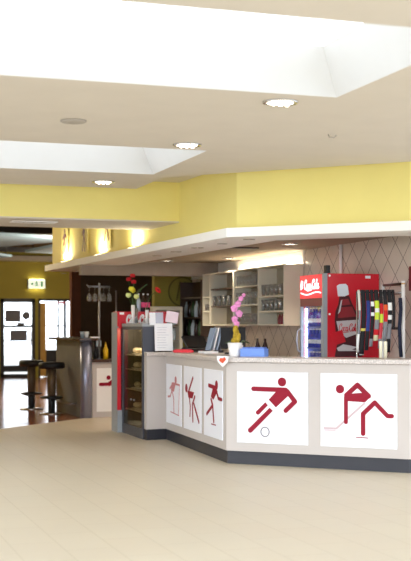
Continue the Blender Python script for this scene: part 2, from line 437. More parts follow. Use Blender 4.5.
# exit sign
sg = thing('exit_sign', 'lit white exit sign with green symbols above the back doors', 'sign', (DU(35), 32.99, DZ(283.5)))
B(-.25, .25, -.09, -.078, -.135, -.12).build('housing', M['frame'], sg)
B(-.25, -.235, -.09, 0, -.12, .135).build('housing_side', M['frame'], sg); B(.235, .25, -.09, 0, -.12, .135).build('housing_side', M['frame'], sg)
B(-.233, .233, -.085, -.01, -.118, .125).build('light_box', M['signglow'], sg)
B(-.2, .2, -.075, -.03, .126, .132).build('glow_strip', M['signlamp'], sg); B(-.2, .2, -.075, -.03, -.126, -.1185).build('glow_strip', M['signlamp'], sg)
sy = MB()
sy.stroke([(-.16, .0), (-.10, .0)], .014, 0, .004); sy.stroke([(-.12, .03), (-.16, 0), (-.12, -.03)], .012, 0, .004)
sy.stroke([(-.02, .04), (.0, -.01), (-.04, -.07)], .014, 0, .004); sy.stroke([(0, -.01), (.04, -.06)], .014, 0, .004); sy.disc((.0, .07), .02, 0, .004); sy.stroke([(-.05, .0), (-.02, .04), (.03, .02)], .01, 0, .004)
sy.prism([(.11, -.08), (.17, -.08), (.17, .08), (.11, .08)], 0, .004)
sy.build('symbols', M['green'], sg, mx=face((0, -.086, .003), (1, 0)))

# hanging panels in the entrance hall
def hang_panel(lab, poly, z, tilt=0):
    o = tag(MB().prism(poly, z, z + .06).build('ceiling_baffle', M['bluepanel']), lab, 'ceiling panel', 'hanging ceiling panels')
    cx = sum(p[0] for p in poly) / len(poly); cy = sum(p[1] for p in poly) / len(poly)
    for p in poly:
        x = p[0] * .7 + cx * .3; y = p[1] * .7 + cy * .3
        MB().tube([(x, y, z + .06), (x, y, 3.62)], .012, 6).build('suspension_wire', M['black'], o)
def pxz(px, py, z):
    """point of the horizontal plane z that the camera sees at a photo pixel"""
    Y = (z - H) * F / (326 - py); X = (px - 205.5) / F * Y
    return (X * math.cos(YAW) + Y * math.sin(YAW), -X * math.sin(YAW) + Y * math.cos(YAW))
hang_panel('wide blue-grey panel hung under the dark ceiling beyond the yellow beam', [pxz(-25, 233.6, 3.19), pxz(75, 239.2, 3.19), pxz(75, 240, 3.19), pxz(-25, 248.4, 3.19)], 3.19)
hang_panel('pale triangular panel hung under the ceiling beside the pictogram wall', [pxz(24, 252, 3.15), pxz(66, 243.6, 3.15), pxz(66, 253.6, 3.15)], 3.15)
hang_panel('small pale panel corner hung low at the left edge of the entrance', [pxz(-20, 252.5, 3.12), pxz(11, 256.6, 3.12), pxz(-20, 258, 3.12)], 3.12)
for k, vv_ in enumerate((24.9, 29.6)):
    tag(B(1, 8.9, vv_, vv_ + .15, 3.38 - .1 * k, 3.5 - .1 * k).build('ceiling_duct_rail', M['frame']), ('black ceiling rail crossing above the pale triangular panel', 'black ceiling rail just in front of the olive door wall')[k], 'rail')

# ------------------------------------------------------------------ ceiling fittings
def downlight(x, y, lab):
    o = thing('recessed_downlight', lab, 'ceiling light', (x, y, ZC), 0, 'recessed downlights in the hall ceiling')
    r = MB(); r.lathe([(.098, -.001), (.098, -.012), (.122, -.012), (.128, -.001)], 24); r.build('trim_ring', M['chrome'], o)
    MB().lathe([(.094, -.002), (.094, -.007), (.03, -.008)], 20).build('lamp', M['lamp'], o)
    for k in range(3): MB().ball((-.05 + .05 * k, 0, -.012), .02, 8, 5).build('bulb', M['lamp'], o)
    return o
downlight(3.15, 7.77, 'recessed downlight just beyond the large near skylight')
downlight(3.12, 9.85, 'recessed downlight beside the near edge of the smaller skylight')
downlight(3.05, 12.65, 'recessed downlight beyond the smaller skylight, above the yellow beam')
o = tag(MB().lathe([(.10, -.001), (.10, -.01), (.085, -.016), (.0, -.017)], 24, (1.93, 8.98, ZC)).build('ceiling_speaker', M['vent']), 'flat round grey disc on the ceiling between the skylights', 'ceiling speaker')
tag(MB().tube([(4.05, 8.95, 2.998), (4.06, 8.94, 2.975), (4.09, 8.92, 2.97), (4.1, 8.9, 2.985)], .006, 6).build('ceiling_hook', M['vent']), 'tiny grey hook in the bare ceiling right of the skylights', 'hook')
vt = thing('ceiling_vent', 'long white framed vent slot under the yellow beam', 'vent', (2.52, 13.94, 2.655))
fr = MB(); fr.box(-.27, .27, -.1, -.075, -.012, -.001); fr.box(-.27, .27, .075, .1, -.012, -.001); fr.box(-.27, -.245, -.075, .075, -.012, -.001); fr.box(.245, .27, -.075, .075, -.012, -.001)
fr.build('vent_frame', M['white'], vt); B(-.245, .245, -.075, .075, -.006, -.001).build('vent_grille', M['vent'], vt)
dl2 = thing('recessed_downlight', 'glowing downlight under the yellow beam left of the vent', 'ceiling light', (1.93, 14.42, 2.655))
MB().lathe([(.06, -.001), (.06, -.012), (.085, -.012), (.09, -.001)], 20).build('trim_ring', M['chrome'], dl2)
MB().lathe([(.057, -.002), (.057, -.006), (.02, -.007)], 16).build('lamp', M['lamp'], dl2)

def pxz(px, py, z):
    """point of the horizontal plane z under a photo pixel"""
    Y = (z - H) * F / (326 - py); X = (px - 205.5) / F * Y
    return (X * math.cos(YAW) + Y * math.sin(YAW), -X * math.sin(YAW) + Y * math.cos(YAW))
proto = None
SP = [((245.7, 238.6), (251, 238.6), 'pair right of the canopy corner'), ((219.5, 243), (223.6, 243), 'pair just left of the canopy corner'),
      ((193.3, 247), (199.9, 247), 'second pair left of the canopy corner'), ((172.5, 251), (178, 251), 'third pair left of the canopy corner'), ((154, 255), (158.5, 255), 'fourth pair left of the canopy corner')]
for a, b, l in SP:
    for k, (px, py) in enumerate((a, b)):
        x, y = pxz(px, py, 2.35)
        lab = ('left' if k == 0 else 'right') + ' small dark spot of the ' + l
        if proto is None:
            proto = thing('recessed_spot', lab, 'spotlight', (x, y, 2.35), 0, 'small spots under the canopy')
            MB().lathe([(.024, -.001), (.024, -.008), (.033, -.008), (.036, -.001)], 14).build('trim_ring', M['vent'], proto)
            MB().lathe([(.023, -.001), (.023, -.004), (.005, -.005)], 12).build('lens', M['black'], proto)
        else: dup(proto, (x, y, 2.35), 0, lab)
proto = None
for (px, py), l in (((63, 272.5), 'bright small spot at the far end of the canopy underside'), ((74, 270), 'bright small spot under the canopy above the steel glass rack'), ((107, 268), 'bright small spot under the canopy above the red flowers')):
    x, y = pxz(px, py, 2.35)
    if proto is None:
        proto = thing('recessed_spot', l, 'spotlight', (x, y, 2.35), 0, 'lit spots at the far end of the canopy')
        MB().lathe([(.03, -.001), (.03, -.01), (.045, -.01), (.048, -.001)], 14).build('trim_ring', M['vent'], proto)
        MB().lathe([(.029, -.001), (.029, -.006), (.01, -.007)], 12).build('lens', M['spotglow'], proto)
    else: dup(proto, (x, y, 2.35), 0, l)
proto = None
for (px, py), l in (((228, 257.5), 'bright round ceiling lamp over the glass cabinets behind the bar'), ((289, 243), 'bright round ceiling lamp in front of the diamond tiled wall'), ((166, 260), 'bright round ceiling lamp over the menu stand and flowers')):
    x, y = pxz(px, py, 2.41)
    if proto is None:
        proto = thing('recessed_bar_light', l, 'ceiling light', (x, y, 2.41), 0, 'round lamps in the bar soffit')
        MB().lathe([(.075, -.001), (.075, -.014), (.095, -.014), (.1, -.001)], 18).build('trim_ring', M['steel'], proto)
        MB().lathe([(.073, -.001), (.073, -.008), (.02, -.01)], 16).build('lamp', M['lamp'], proto)
    else: dup(proto, (x, y, 2.41), 0, l)
    ld = bpy.data.lights.new('bar_light', 'SPOT'); ld.energy = 64; ld.color = (1, .87, .68); ld.spot_size = 2.3; ld.spot_blend = 0.6; ld.shadow_soft_size = .06
    lo = bpy.data.objects.new('bar_light', ld); lo.location = (x, y, 2.385); C.objects.link(lo)
x, y = pxz(240, 246.8, 2.41)
tag(B(x - .22, x + .22, y - .06, y + .06, 2.396, 2.409).build('soffit_vent', M['black']), 'dark slot vent in the soffit behind the canopy corner', 'vent')
tag(MB().tube([(6.07, 13.05, .93), (6.07, 13.05, 2.405)], .02, 8).build('cable_conduit', M['white']), 'white vertical conduit on the tiled wall above the tall cooler', 'conduit')

# ------------------------------------------------------------------ wall-wash uplights on the canopy + wall pictograms
def wall_u(v): return 3.93 + (19.3 - v) * (0.33 / 7.57)
proto = None
for v, l in ((18.8, 'far end of the yellow wall'), (16.75, 'middle of the yellow wall'), (15.15, 'near end of the yellow wall by the beam')):
    u = wall_u(v) - .065
    lab = 'wall washer lamp on the canopy ledge, ' + l
    if proto is None:
        proto = thing('wall_washer', lab, 'uplight', (u, v, 2.446), 0, 'wall washers on the canopy')
        B(-.04, .04, -.16, .16, 0, .008).build('housing', M['steel'], proto)
        B(-.03, .03, -.15, .15, .009, .012).build('lamp', M['upl'], proto)
    else: dup(proto, (u, v, 2.446), 0, lab)
    ld = bpy.data.lights.new('washer_light', 'AREA'); ld.energy = 18; ld.color = (1, .88, .6); ld.shape = 'RECTANGLE'; ld.size = .05; ld.size_y = .3
    lo = bpy.data.objects.new('washer_light', ld); lo.location = (u - .0, v, 2.475); lo.rotation_euler = (PI, math.radians(-12), 0); C.objects.link(lo)

T = .004
def wall_board(v, lab, paint):
    m = face((wall_u(v + .22) - .014, v + .22, 2.52), (wall_u(v - .22) - wall_u(v + .22), -.44)) @ Matrix.Scale(.67, 4)
    o = tag(MB().prism([(0, 0), (.66, 0), (.66, .8), (0, .8)], 0, .01).build('pictogram_board', M['yellow'], mx=m), lab, 'wall board', 'pictogram boards on the yellow wall')
    g = MB(); paint(g); g.build('pictogram', M['shadedred'], o)
def fg1(g):
    g.disc((.36, .66), .05, .01, .014); g.stroke([(.30, .58), (.42, .56), (.52, .48)], .028, .01, .014); g.prism([(.28, .60), (.42, .58), (.38, .40), (.28, .40)], .01, .014)
    g.stroke([(.32, .4), (.42, .28), (.3, .12)], .03, .01, .014); g.stroke([(.32, .42), (.2, .25), (.14, .06)], .03, .01, .014); g.stroke([(.3, .56), (.2, .48)], .026, .01, .014)
def fg2(g):
    g.disc((.4, .62), .05, .01, .014); g.prism([(.26, .58), (.42, .55), (.38, .38), (.28, .38)], .01, .014); g.stroke([(.3, .38), (.22, .1)], .03, .01, .014)
    g.stroke([(.36, .38), (.42, .24), (.4, .08)], .03, .01, .014); g.stroke([(.26, .56), (.18, .44)], .026, .01, .014)
def fg3(g):
    g.disc((.3, .7), .05, .01, .014); g.prism([(.24, .64), (.36, .66), (.42, .48), (.30, .44)], .01, .014); g.stroke([(.32, .46), (.22, .2)], .03, .01, .014); g.stroke([(.38, .48), (.52, .2)], .03, .01, .014)
    g.stroke([(.36, .62), (.5, .6)], .026, .01, .014)
wall_board(18.95, 'red jumping figure on the far end of the long yellow wall', fg1)
wall_board(17.75, 'red figure on the second board of the long yellow wall', fg2)
wall_board(16.55, 'red figure with spread legs on the yellow wall nearest the beam', fg3)

# ------------------------------------------------------------------ the main counter
PS, PE, PC, PD, PG = (4.0, 14.30), (4.26, 14.34), (4.11, 11.63), (5.51, 10.28), (6.07, 10.28)
inner = [(6.07, 10.83), (5.74, 10.83), (4.68, 11.87), (4.82, 14.42), (4.0, 14.42)]
ct = thing('bar_counter', 'cream angled bar counter with white sport pictogram panels', 'bar counter', (PC[0], PC[1], 0))
inv = Matrix.Translation((-PC[0], -PC[1], 0))
MB().prism([PS, PE, PC, PD, PG] + inner, .135, 1.05).build('body', M['cream'], ct, .004, inv)
kb = [(4.01, 14.32), (4.275, 14.36), (4.13, 11.645), (5.515, 10.305), (6.07, 10.305)]
MB().prism(kb + inner, 0, .134).build('kickboard', M['kick'], ct, 0, inv)
top = thing('counter_worktop', 'speckled granite worktop lying along the bar counter', 'worktop', (PC[0], PC[1], 0))
MB().prism([(3.995, 14.265), (4.225, 14.305), (4.078, 11.615), (5.50, 10.245), (6.07, 10.245)] + inner, 1.052, 1.1).build('slab', M['granite'], top, .006, inv)

def panel(p0, p1, s0, s1, lab, paint, red='red', extra=None):
    d = Vector((p1[0] - p0[0], p1[1] - p0[1], 0)).normalized()
    o = Vector((p0[0], p0[1], 0)) + d * s0; o.z = .226
    m = inv @ face(o, d)
    w = s1 - s0; h = .73
    pn = MB().prism([(0, 0), (w, 0), (w, h), (0, h)], 0, .012).build('pictogram_panel', M['panel'], ct, .003, m); pn['label'] = lab
    g = MB(); paint(g, w, h); g.build('pictogram', M[red], pn)
    if extra: 
        e = MB(); extra[0](e, w, h); e.build('pictogram_outline', M[extra[1]], pn)
Z0, Z1 = .012, .015
def nrm(x0, x1, y0, y1, w, h): return lambda x, y: ((x - x0) / (x1 - x0) * w, (1 - (y - y0) / (y1 - y0)) * h)
def soccer(g, w, h):
    n = nrm(31, 358, 52, 388, w, h); k = w / 327
    g.disc(n(241, 97), 19 * k, Z0, Z1)
    g.stroke([n(109, 132), n(258, 134)], 10 * k, Z0, Z1)
    g.prism([n(215, 141), n(262, 126), n(280, 150), n(213, 217), n(180, 181)], Z0, Z1)
    g.stroke([n(264, 139), n(300, 187), n(258, 230)], 10 * k, Z0, Z1)
    g.prism([n(164, 194), n(176, 208), n(137, 250), n(124, 236)], Z0, Z1); g.disc(n(130, 243), 9.5 * k, Z0, Z1)
    g.prism([n(184, 219), n(199, 233), n(103, 336), n(86, 321)], Z0, Z1); g.disc(n(94.5, 328), 11 * k, Z0, Z1)
def ball(g, w, h):
    n = nrm(31, 358, 52, 388, w, h); k = w / 327; c = n(163, 333)
    pts = [(c[0] + 19 * k * math.cos(2 * PI * i / 24), c[1] + 20 * k * math.sin(2 * PI * i / 24)) for i in range(25)]
    g.stroke(pts, 2.3 * k, Z0, Z1)
def hockey(g, w, h):
    n = nrm(22, 352, 54, 382, w, h); k = w / 328
    g.disc(n(108, 124), 18 * k, Z0, Z1)
    g.stroke([n(136, 150), n(184, 104), n(232, 152)], 10 * k, Z0, Z1)
    g.prism([n(128, 146), n(205, 138), n(242, 154), n(216, 180), n(128, 176)], Z0, Z1)
    g.stroke([n(134, 160), n(134, 270)], 8.5 * k, Z0, Z1)
    g.stroke([n(258, 180), n(208, 231), n(208, 318)], 9.5 * k, Z0, Z1)
    g.stroke([n(258, 180), n(312, 237), n(330, 237)], 9 * k, Z0, Z1)
    g.stroke([n(178, 335), n(228, 337)], 1.8 * k, Z0, Z1)
def stick(g, w, h):
    n = nrm(22, 352, 54, 382, w, h); k = w / 328
    g.stroke([n(212, 186), n(92, 300), n(40, 300)], 4.6 * k, Z0, Z1 - .001); g.stroke([n(88, 309), n(40, 309)], 2.2 * k, Z0, Z1 - .001)
def skater(g, w, h):
    n = nrm(33, 110, 42, 360, w, h); r = .012
    g.disc(n(84, 122), .045, Z0, Z1); g.stroke([n(104, 145), n(70, 141), n(54, 172)], r, Z0, Z1); g.prism([n(64, 138), n(84, 142), n(74, 186), n(60, 180)], Z0, Z1)
    g.stroke([n(64, 182), n(56, 214), n(44, 218)], r, Z0, Z1); g.stroke([n(66, 184), n(74, 224), n(75, 292)], r, Z0, Z1); g.stroke([n(58, 296), n(100, 304)], .006, Z0, Z1); g.stroke([n(104, 150), n(98, 300)], .004, Z0, Z1)
def gymnast(g, w, h):
    n = nrm(122, 215, 52, 385, w, h); r = .018
    g.disc(n(138, 168), .05, Z0, Z1); g.stroke([n(174, 108), n(152, 180)], r, Z0, Z1); g.prism([n(144, 180), n(180, 182), n(172, 216), n(150, 216)], Z0, Z1)
    g.stroke([n(155, 214), n(160, 262), n(158, 310)], r * .8, Z0, Z1); g.stroke([n(184, 204), n(172, 246), n(174, 334)], r, Z0, Z1); g.stroke([n(180, 244), n(206, 330)], r, Z0, Z1)
def runner(g, w, h):
    n = nrm(224, 320, 65, 432, w, h); r = .018
    g.disc(n(292, 145), .05, Z0, Z1); g.stroke([n(252, 153), n(284, 160)], r * 1.2, Z0, Z1); g.prism([n(276, 156), n(298, 176), n(276, 226), n(263, 212)], Z0, Z1)
    g.stroke([n(292, 178), n(302, 214), n(318, 217)], r, Z0, Z1); g.stroke([n(264, 226), n(272, 258), n(241, 312)], r, Z0, Z1); g.stroke([n(272, 254), n(278, 344)], r, Z0, Z1); g.stroke([n(266, 360), n(288, 360)], .006, Z0, Z1)
panel(PC, PD, .125, .905, 'white panel with a red footballer and ball outline', soccer, extra=(ball, 'grey_line'))
panel(PC, PD, 1.038, 1.825, 'white panel with a red bending hockey player', hockey, extra=(stick, 'pink'))
panel(PE, PC, .08, .83, 'white panel with a faded red skier figure', skater, 'palered')
panel(PE, PC, .965, 1.74, 'white panel with a red gymnast figure', gymnast)
panel(PE, PC, 1.87, 2.60, 'white panel with a red running figure', runner)

# ------------------------------------------------------------------ Coca-Cola lettering
def script(g, x, y, w, h, z0, z1, th):
    th = th * .62
    """flowing Coca-Cola script in the box (x, y, w, h)"""
    def arc(cx, cy, rx, ry, a0, a1, n=14): return [(cx + rx * math.cos(math.radians(a0 + (a1 - a0) * i / n)), cy + ry * math.sin(math.radians(a0 + (a1 - a0) * i / n))) for i in range(n + 1)]
    P = []
    P.append(arc(.62, 1.0, .6, .92, 50, 330)); P.append([(1.0, 1.7), (.8, 1.3)])
    P.append(arc(1.55, .58, .32, .5, 0, 360)); P.append(arc(2.3, .58, .32, .5, 60, 310)); P.append(arc(3.0, .58, .3, .5, 0, 360)); P.append([(3.32, 1.05), (3.3, .3), (3.5, .1), (3.75, .4)])
    P.append([(3.7, .6), (4.1, .66)])
    P.append(arc(4.85, 1.0, .6, .92, 50, 330)); P.append([(5.25, 1.7), (5.05, 1.3)])
    P.append(arc(5.8, .58, .32, .5, 0, 360)); P.append([(6.25, .4), (6.6, 1.6), (6.5, 1.9), (6.38, 1.6), (6.45, .3), (6.7, .1)]); P.append(arc(7.1, .58, .3, .5, 0, 360)); P.append([(7.42, 1.05), (7.4, .3), (7.6, .1), (7.9, .4)])
    P.append([(.9, .1), (2.2, -.25), (4.0, -.1)]); 
    for p in P:
        pts = [(x + (a + b * .22) / 8.3 * w, y + (b + .25) / 2.2 * h) for a, b in p]
        g.stroke(pts, th, z0, z1)

# ------------------------------------------------------------------ tall cooler against the tiled wall (front faces -u)
u0, u1, v0, v1, zt = 5.413, 6.09, 12.08, 12.76, 2.01
co = thing('drinks_cooler', 'tall red drinks cooler with lit glass front and cola bottle print', 'drinks cooler', (5.75, 12.42, 0))
ci = Matrix.Translation((-5.75, -12.42, 0))
cb = MB(); cb.box(u0 + .04, u1, v0, v0 + .03, 0, zt); cb.box(u0 + .04, u1, v1 - .03, v1, 0, zt); cb.box(u1 - .03, u1, v0 + .03, v1 - .03, 0, zt)
cb.box(u0 + .04, u1 - .03, v0 + .03, v1 - .03, zt - .03, zt); cb.box(u0 + .04, u1 - .03, v0 + .03, v1 - .03, 0, .25)
cb.build('cabinet', M['cokered'], co, 0, ci)
li = MB(); li.box(u1 - .05, u1 - .032, v0 + .032, v1 - .032, .26, 1.75); li.box(u0 + .06, u1 - .05, v0 + .031, v0 + .036, .26, 1.75); li.box(u0 + .06, u1 - .05, v1 - .036, v1 - .031, .26, 1.75)
li.build('liner', M['coolin'], co, 0, ci)
hd = B(u0, u0 + .04, v0 + .04, v1 - .005, 1.74, zt - .005).build('lit_header', M['hdr'], co, 0, ci); hd['label'] = 'lit red header with white script'
g = MB(); script(g, .13, .085, .44, .13, 0, .004, .0085)
g.stroke([(.05 + .55 * i / 14, .062 + .016 * math.sin(i * .42 + 3.0) - .001 * i) for i in range(15)], .007, 0, .004); g.prism([(.045, .1), (.095, .12), (.1, .2), (.06, .21), (.04, .16)], 0, .003)
hdx = ci @ face((u0 - .001, v1 - .005, 1.74), (0, -1))
g.build('lettering', M['hdrw'], co, 0, hdx)
B(u0 + .005, u0 + .04, v0 + .04, v1 - .005, 1.65, 1.738).build('header_band', M['maroon'], co, 0, ci)
B(u0 - .005, u0 + .042, v0 - .004, v0 + .036, .1, zt).build('corner_post', M['coolgrey'], co, 0, ci)
df = MB(); df.box(u0, u0 + .035, v0 + .04, v0 + .075, .25, 1.648); df.box(u0, u0 + .035, v1 - .04, v1 - .005, .25, 1.648); df.box(u0, u0 + .035, v0 + .075, v1 - .04, .25, .3)
dr = df.build('door', M['coolgrey'], co, 0, ci)
B(u0 + .012, u0 + .02, v0 + .075, v1 - .04, .3, 1.648).build('door_glass', M['glass'], dr)
hp = [(u0, v1 - .03, 1.12), (u0 - .035, v1 - .02, 1.15), (u0 - .045, v1 - .015, 1.26), (u0 - .035, v1 - .02, 1.37), (u0, v1 - .03, 1.4)]
MB().tube(hp, .008, 8).build('handle', M['steel'], dr)
B(u0 + .045, u0 + .06, v1 - .085, v1 - .05, .32, 1.63).build('light_strip', M['led'], co, 0, ci)
shz = [.62, .92, 1.18, 1.42]
for z in shz: B(u0 + .03, u1 - .055, v0 + .04, v1 - .095, z - .014, z).build('shelf', M['coolin'], co, 0, ci)
# printed cola bottle on the side facing the hall
def sp(x, y): return ((x - 178) / 275 * .66, zt - (y - 40) * .002158)
sx_ = ci @ face((u0 + .05, v0 - .0005, 0), (1, 0))
def prt(name, polys, m, z):
    g = MB()
    for p in polys: g.prism([sp(*q) for q in p], z, z + .0015)
    return g.build(name, M[m], co, 0, sx_)
prt('printed_bottle', [[(236, 160), (285, 153), (300, 195), (326, 245), (338, 300), (345, 370), (352, 470), (212, 470), (225, 400), (216, 330), (212, 280), (216, 235), (230, 200)]], 'bottlecola', .0005)
prt('printed_highlight', [[(240, 175), (280, 170), (292, 200), (250, 205)], [(235, 215), (300, 210), (322, 262), (228, 270)]], 'bottlecola2', .0025)
prt('printed_label', [[(220, 286), (336, 278), (344, 345), (270, 372), (232, 340)], [(222, 425), (255, 405), (330, 420), (300, 432), (345, 440), (230, 440)], [(244, 178), (250, 176), (240, 235), (228, 250)]], 'printgrey', .0025)
g = MB(); a = sp(232, 340); b = sp(334, 292); script(g, a[0], a[1] - .01, b[0] - a[0], .1, .004, .0055, .005)
g.build('printed_script', M['cokered'], co, 0, sx_)
prt('printed_cap', [[(222, 104), (236, 95), (268, 93), (278, 104), (284, 148), (262, 158), (228, 158)]], 'printwhite', .0025)
prt('printed_glass', [[(190, 352), (248, 330), (268, 392), (208, 412)]], 'hdr' if False else 'cokered', .0045)
prt('price_plate', [[(368, 50), (395, 50), (395, 64), (368, 64)]], 'printwhite', .001)
for (x, y) in ((186, 52), (186, 250)):
    q = sp(x, y); g = MB(); g.disc(q, .012, .001, .004, 12); g.build('screw_cap', M['cap'], co, 0, sx_)
tag(MB().box(5.45, 5.5, 12.1, 12.16, 2.011, 2.10).build('small_camera', M['black']), 'small black box standing on the front corner of the tall cooler', 'camera')
# bottles inside
def bottle_mesh(r, h):
    return [(r * .9, 0), (r, .01), (r, h * .55), (r * .8, h * .68), (r * .36, h * .84), (r * .36, h * .95)]
bp = None
BH = .21
for si, z in enumerate([.25] + shz[:3] + [shz[3]]):
    if z < .5: continue
    lab = 'blue labelled bottle on the %s shelf of the tall cooler' % ('lowest visible', 'second', 'third', 'top')[si - 1]
    for k in range(12):
        loc = (u0 + .075 + .085 * (k % 2), v0 + .085 + (k // 2) * .088, z + .001)
        if bp is None:
            bp = thing('drink_bottle', lab, 'bottle', loc, 0, 'bottles on the lowest visible cooler shelf')
            MB().lathe(bottle_mesh(.036, BH), 12).build('bottle_body', M['bluebottle'], bp)
            MB().lathe([(.016, BH * .951), (.016, BH * 1.02), (.012, BH * 1.03)], 10).build('bottle_cap', M['cap'], bp)
            MB().lathe([(.0375, .045), (.0375, .09)], 12).build('bottle_label', M['paper'], bp)
        else: dup(bp, loc, 0, lab, 'bottles on the %s cooler shelf' % ('lowest visible', 'second', 'third', 'top')[si - 1])
for z in (.5, .95, 1.4):
    ld = bpy.data.lights.new('cooler_light', 'POINT'); ld.energy = .7; ld.color = (.7, .8, 1); ld.shadow_soft_size = .03
    lo = bpy.data.objects.new('cooler_light', ld); lo.location = (u0 + .05, v1 - .15, z + .06); C.objects.link(lo)

# ------------------------------------------------------------------ wall cabinets with glasses (front faces -u)
cu0, cu1, cz0, cz1 = 5.807, 6.083, 1.43, 2.23
def cabinet(va, vb, shelves, lab, sm, name='glass_cabinet'):
    o = thing(name, lab, 'wall cabinet', (5.95, va, cz0), 0, 'wall cabinets behind the bar')
    mi = Matrix.Translation((-5.95, -va, -cz0))
    for v in (va, vb - .02): B(cu0, cu1, v, v + .02, cz0, cz1).build('side_panel', M['shelf'], o, 0, mi)
    B(cu0, cu1, va + .02, vb - .02, cz1 - .02, cz1).build('top_panel', M['shelf'], o, 0, mi)
    B(cu0, cu1, va + .02, vb - .02, cz0, cz0 + .02).build('bottom_panel', M['shelf'], o, 0, mi)
    B(cu1 - .012, cu1, va + .02, vb - .02, cz0 + .02, cz1 - .02).build('back_panel', M['shelfback'], o, 0, mi)
    for z in shelves: B(cu0 + .01, cu1 - .013, va + .02, vb - .02, z - .02, z).build('shelf', M[sm], o, 0, mi)
cabinet(14.21, 15.13, (1.63, 1.83), 'open cream wall cabinet nearest the tall cooler', 'shelf')
cabinet(15.135, 16.13, (1.73, 1.99), 'open cream wall cabinet in the middle, full of glasses', 'shelf')
cabinet(16.135, 17.18, (1.73, 1.99), 'open cream wall cabinet with two dark shelves', 'darkshelf')
cabinet(17.185, 17.54, (1.66, 1.88), 'narrow cream end cabinet beside the dark bottle rack', 'shelf', 'end_cabinet')
gp = {}
def tumbler(kind, loc, lab, grp):
    if kind not in gp:
        h, r = {'tall': (.15, .034), 'short': (.1, .036), 'stem': (.17, .035)}[kind]
        if kind == 'stem': pr = [(.03, 0), (.03, .004), (.006, .01), (.005, .07), (.02, .085), (.035, .12), (.03, h), (.028, h), (.032, .12), (.004, .09)]
        else: pr = [(r * .75, 0), (r, h), (r * .93, h), (r * .7, .01), (.001, .011)]
        o = tag(MB().lathe(pr, 12).build({'tall': 'beer_glass', 'short': 'tumbler', 'stem': 'stemmed_glass'}[kind], M['tumbler']), lab, 'glass', grp); o.location = loc; gp[kind] = o
    else:
        o = gp[kind].copy(); C.objects.link(o); o.location = loc; o['label'] = lab; o['group'] = grp
rows = [(14.21, 15.13, 1.83, 'tall', 'upper shelf of the cabinet nearest the cooler', 9), (14.21, 15.13, 1.63, 'tall', 'lower shelf of the cabinet nearest the cooler', 9),
        (15.135, 16.13, 1.99, 'tall', 'top shelf of the middle wall cabinet', 10), (15.135, 16.13, 1.73, 'stem', 'middle shelf of the middle wall cabinet', 10), (15.135, 16.13, 1.45, 'tall', 'bottom of the middle wall cabinet', 10),
        (16.135, 17.18, 1.73, 'tall', 'lower dark shelf of the far cabinet', 8), (17.185, 17.54, 1.66, 'short', 'shelf of the narrow end cabinet', 3)]
for va, vb, z, k, lab, n in rows:
    n = max(3, int(n * .7))
    for r in range(1):
        for i in range(n):
            tumbler(k, (cu0 + .05 + .11 * r, va + .075 + i * (vb - va - .15) / max(1, n - 1), z + .001), 'clear glass in the row on the ' + lab, 'glasses on the ' + lab)
for i in range(3):
    o = tag(MB().lathe(bottle_mesh(.03, .14), 10).build('small_red_bottle', M['maroon']), 'small dark red bottle at the bottom of the cabinet nearest the cooler', 'bottle', 'red bottles in the cabinet'); o.location = (cu0 + .08, 14.36 + i * .09, cz0 + .021)
# fluorescent tube lying on the cabinet tops
tb = thing('tube_light', 'glowing tube light lying on top of the wall cabinets', 'tube light', (6.045, 14.27, cz1 + .001))
B(-.02, .02, 0, 2.4, 0, .01).build('batten', M['white'], tb)
MB().tube([(0, .02, .0205), (0, 2.38, .0205)], .009, 8).build('tube', M['tube'], tb)

# back worktop and things on it
bt = thing('back_counter', 'low back counter under the wall cabinets behind the bar', 'counter', (5.8, 15.5, 0))
B(-.28, .28, -2.6, 2.6, 0, .88).build('body', M['cream'], bt); B(-.3, .28, -2.6, 2.6, .881, .92).build('worktop', M['steel'], bt)
for k, (x, y) in enumerate(((5.63, 14.42), (5.60, 14.62))):
    o = tag(MB().lathe(bottle_mesh(.045, .36), 12).build('dark_bottle', M['darkbottle']), ('dark bottle on the back counter, nearer the cooler', 'dark bottle on the back counter, further from the cooler')[k], 'bottle', 'dark bottles on the back counter'); o.location = (x, y, .921)
# back fridge
bf = thing('bottle_fridge', 'pale framed glass-door fridge against the olive wall', 'fridge', (5.47, 18.6, 0))
fm = MB(); fm.box(-.25, -.2, -.3, .3, 0, 1.74); fm.box(.2, .25, -.3, .3, 0, 1.74); fm.box(-.2, .2, -.3, .3, 1.68, 1.74); fm.box(-.2, .2, -.3, .3, 0, .12); fm.box(-.2, .2, .27, .3, .12, 1.68)
fm.build('cabinet', M['shelf'], bf); B(-.2, .2, -.29, -.28, .12, 1.68).build('door_glass', M['glass'], bf)
for z in (.9, 1.2, 1.44): B(-.2, .2, -.25, .26, z - .015, z).build('shelf', M['shelfback'], bf)
q = None
for j, z in enumerate((.9, 1.2, 1.44)):
    for k in range(4):
        lab = 'bottle on the %s shelf of the pale back fridge' % ('lower', 'middle', 'upper')[j]
        if q is None:
            q = tag(MB().lathe(bottle_mesh(.035, .2), 10).build('fridge_bottle', M['clearbottle']), lab, 'bottle', 'bottles on the lower fridge shelf'); q.location = (5.33 + .09 * k, 18.4, z + .001)
        else:
            c_ = q.copy(); C.objects.link(c_); c_.location = (5.33 + .09 * k, 18.4, z + .001); c_['label'] = lab; c_['group'] = 'bottles on the %s fridge shelf' % ('lower', 'middle', 'upper')[j]
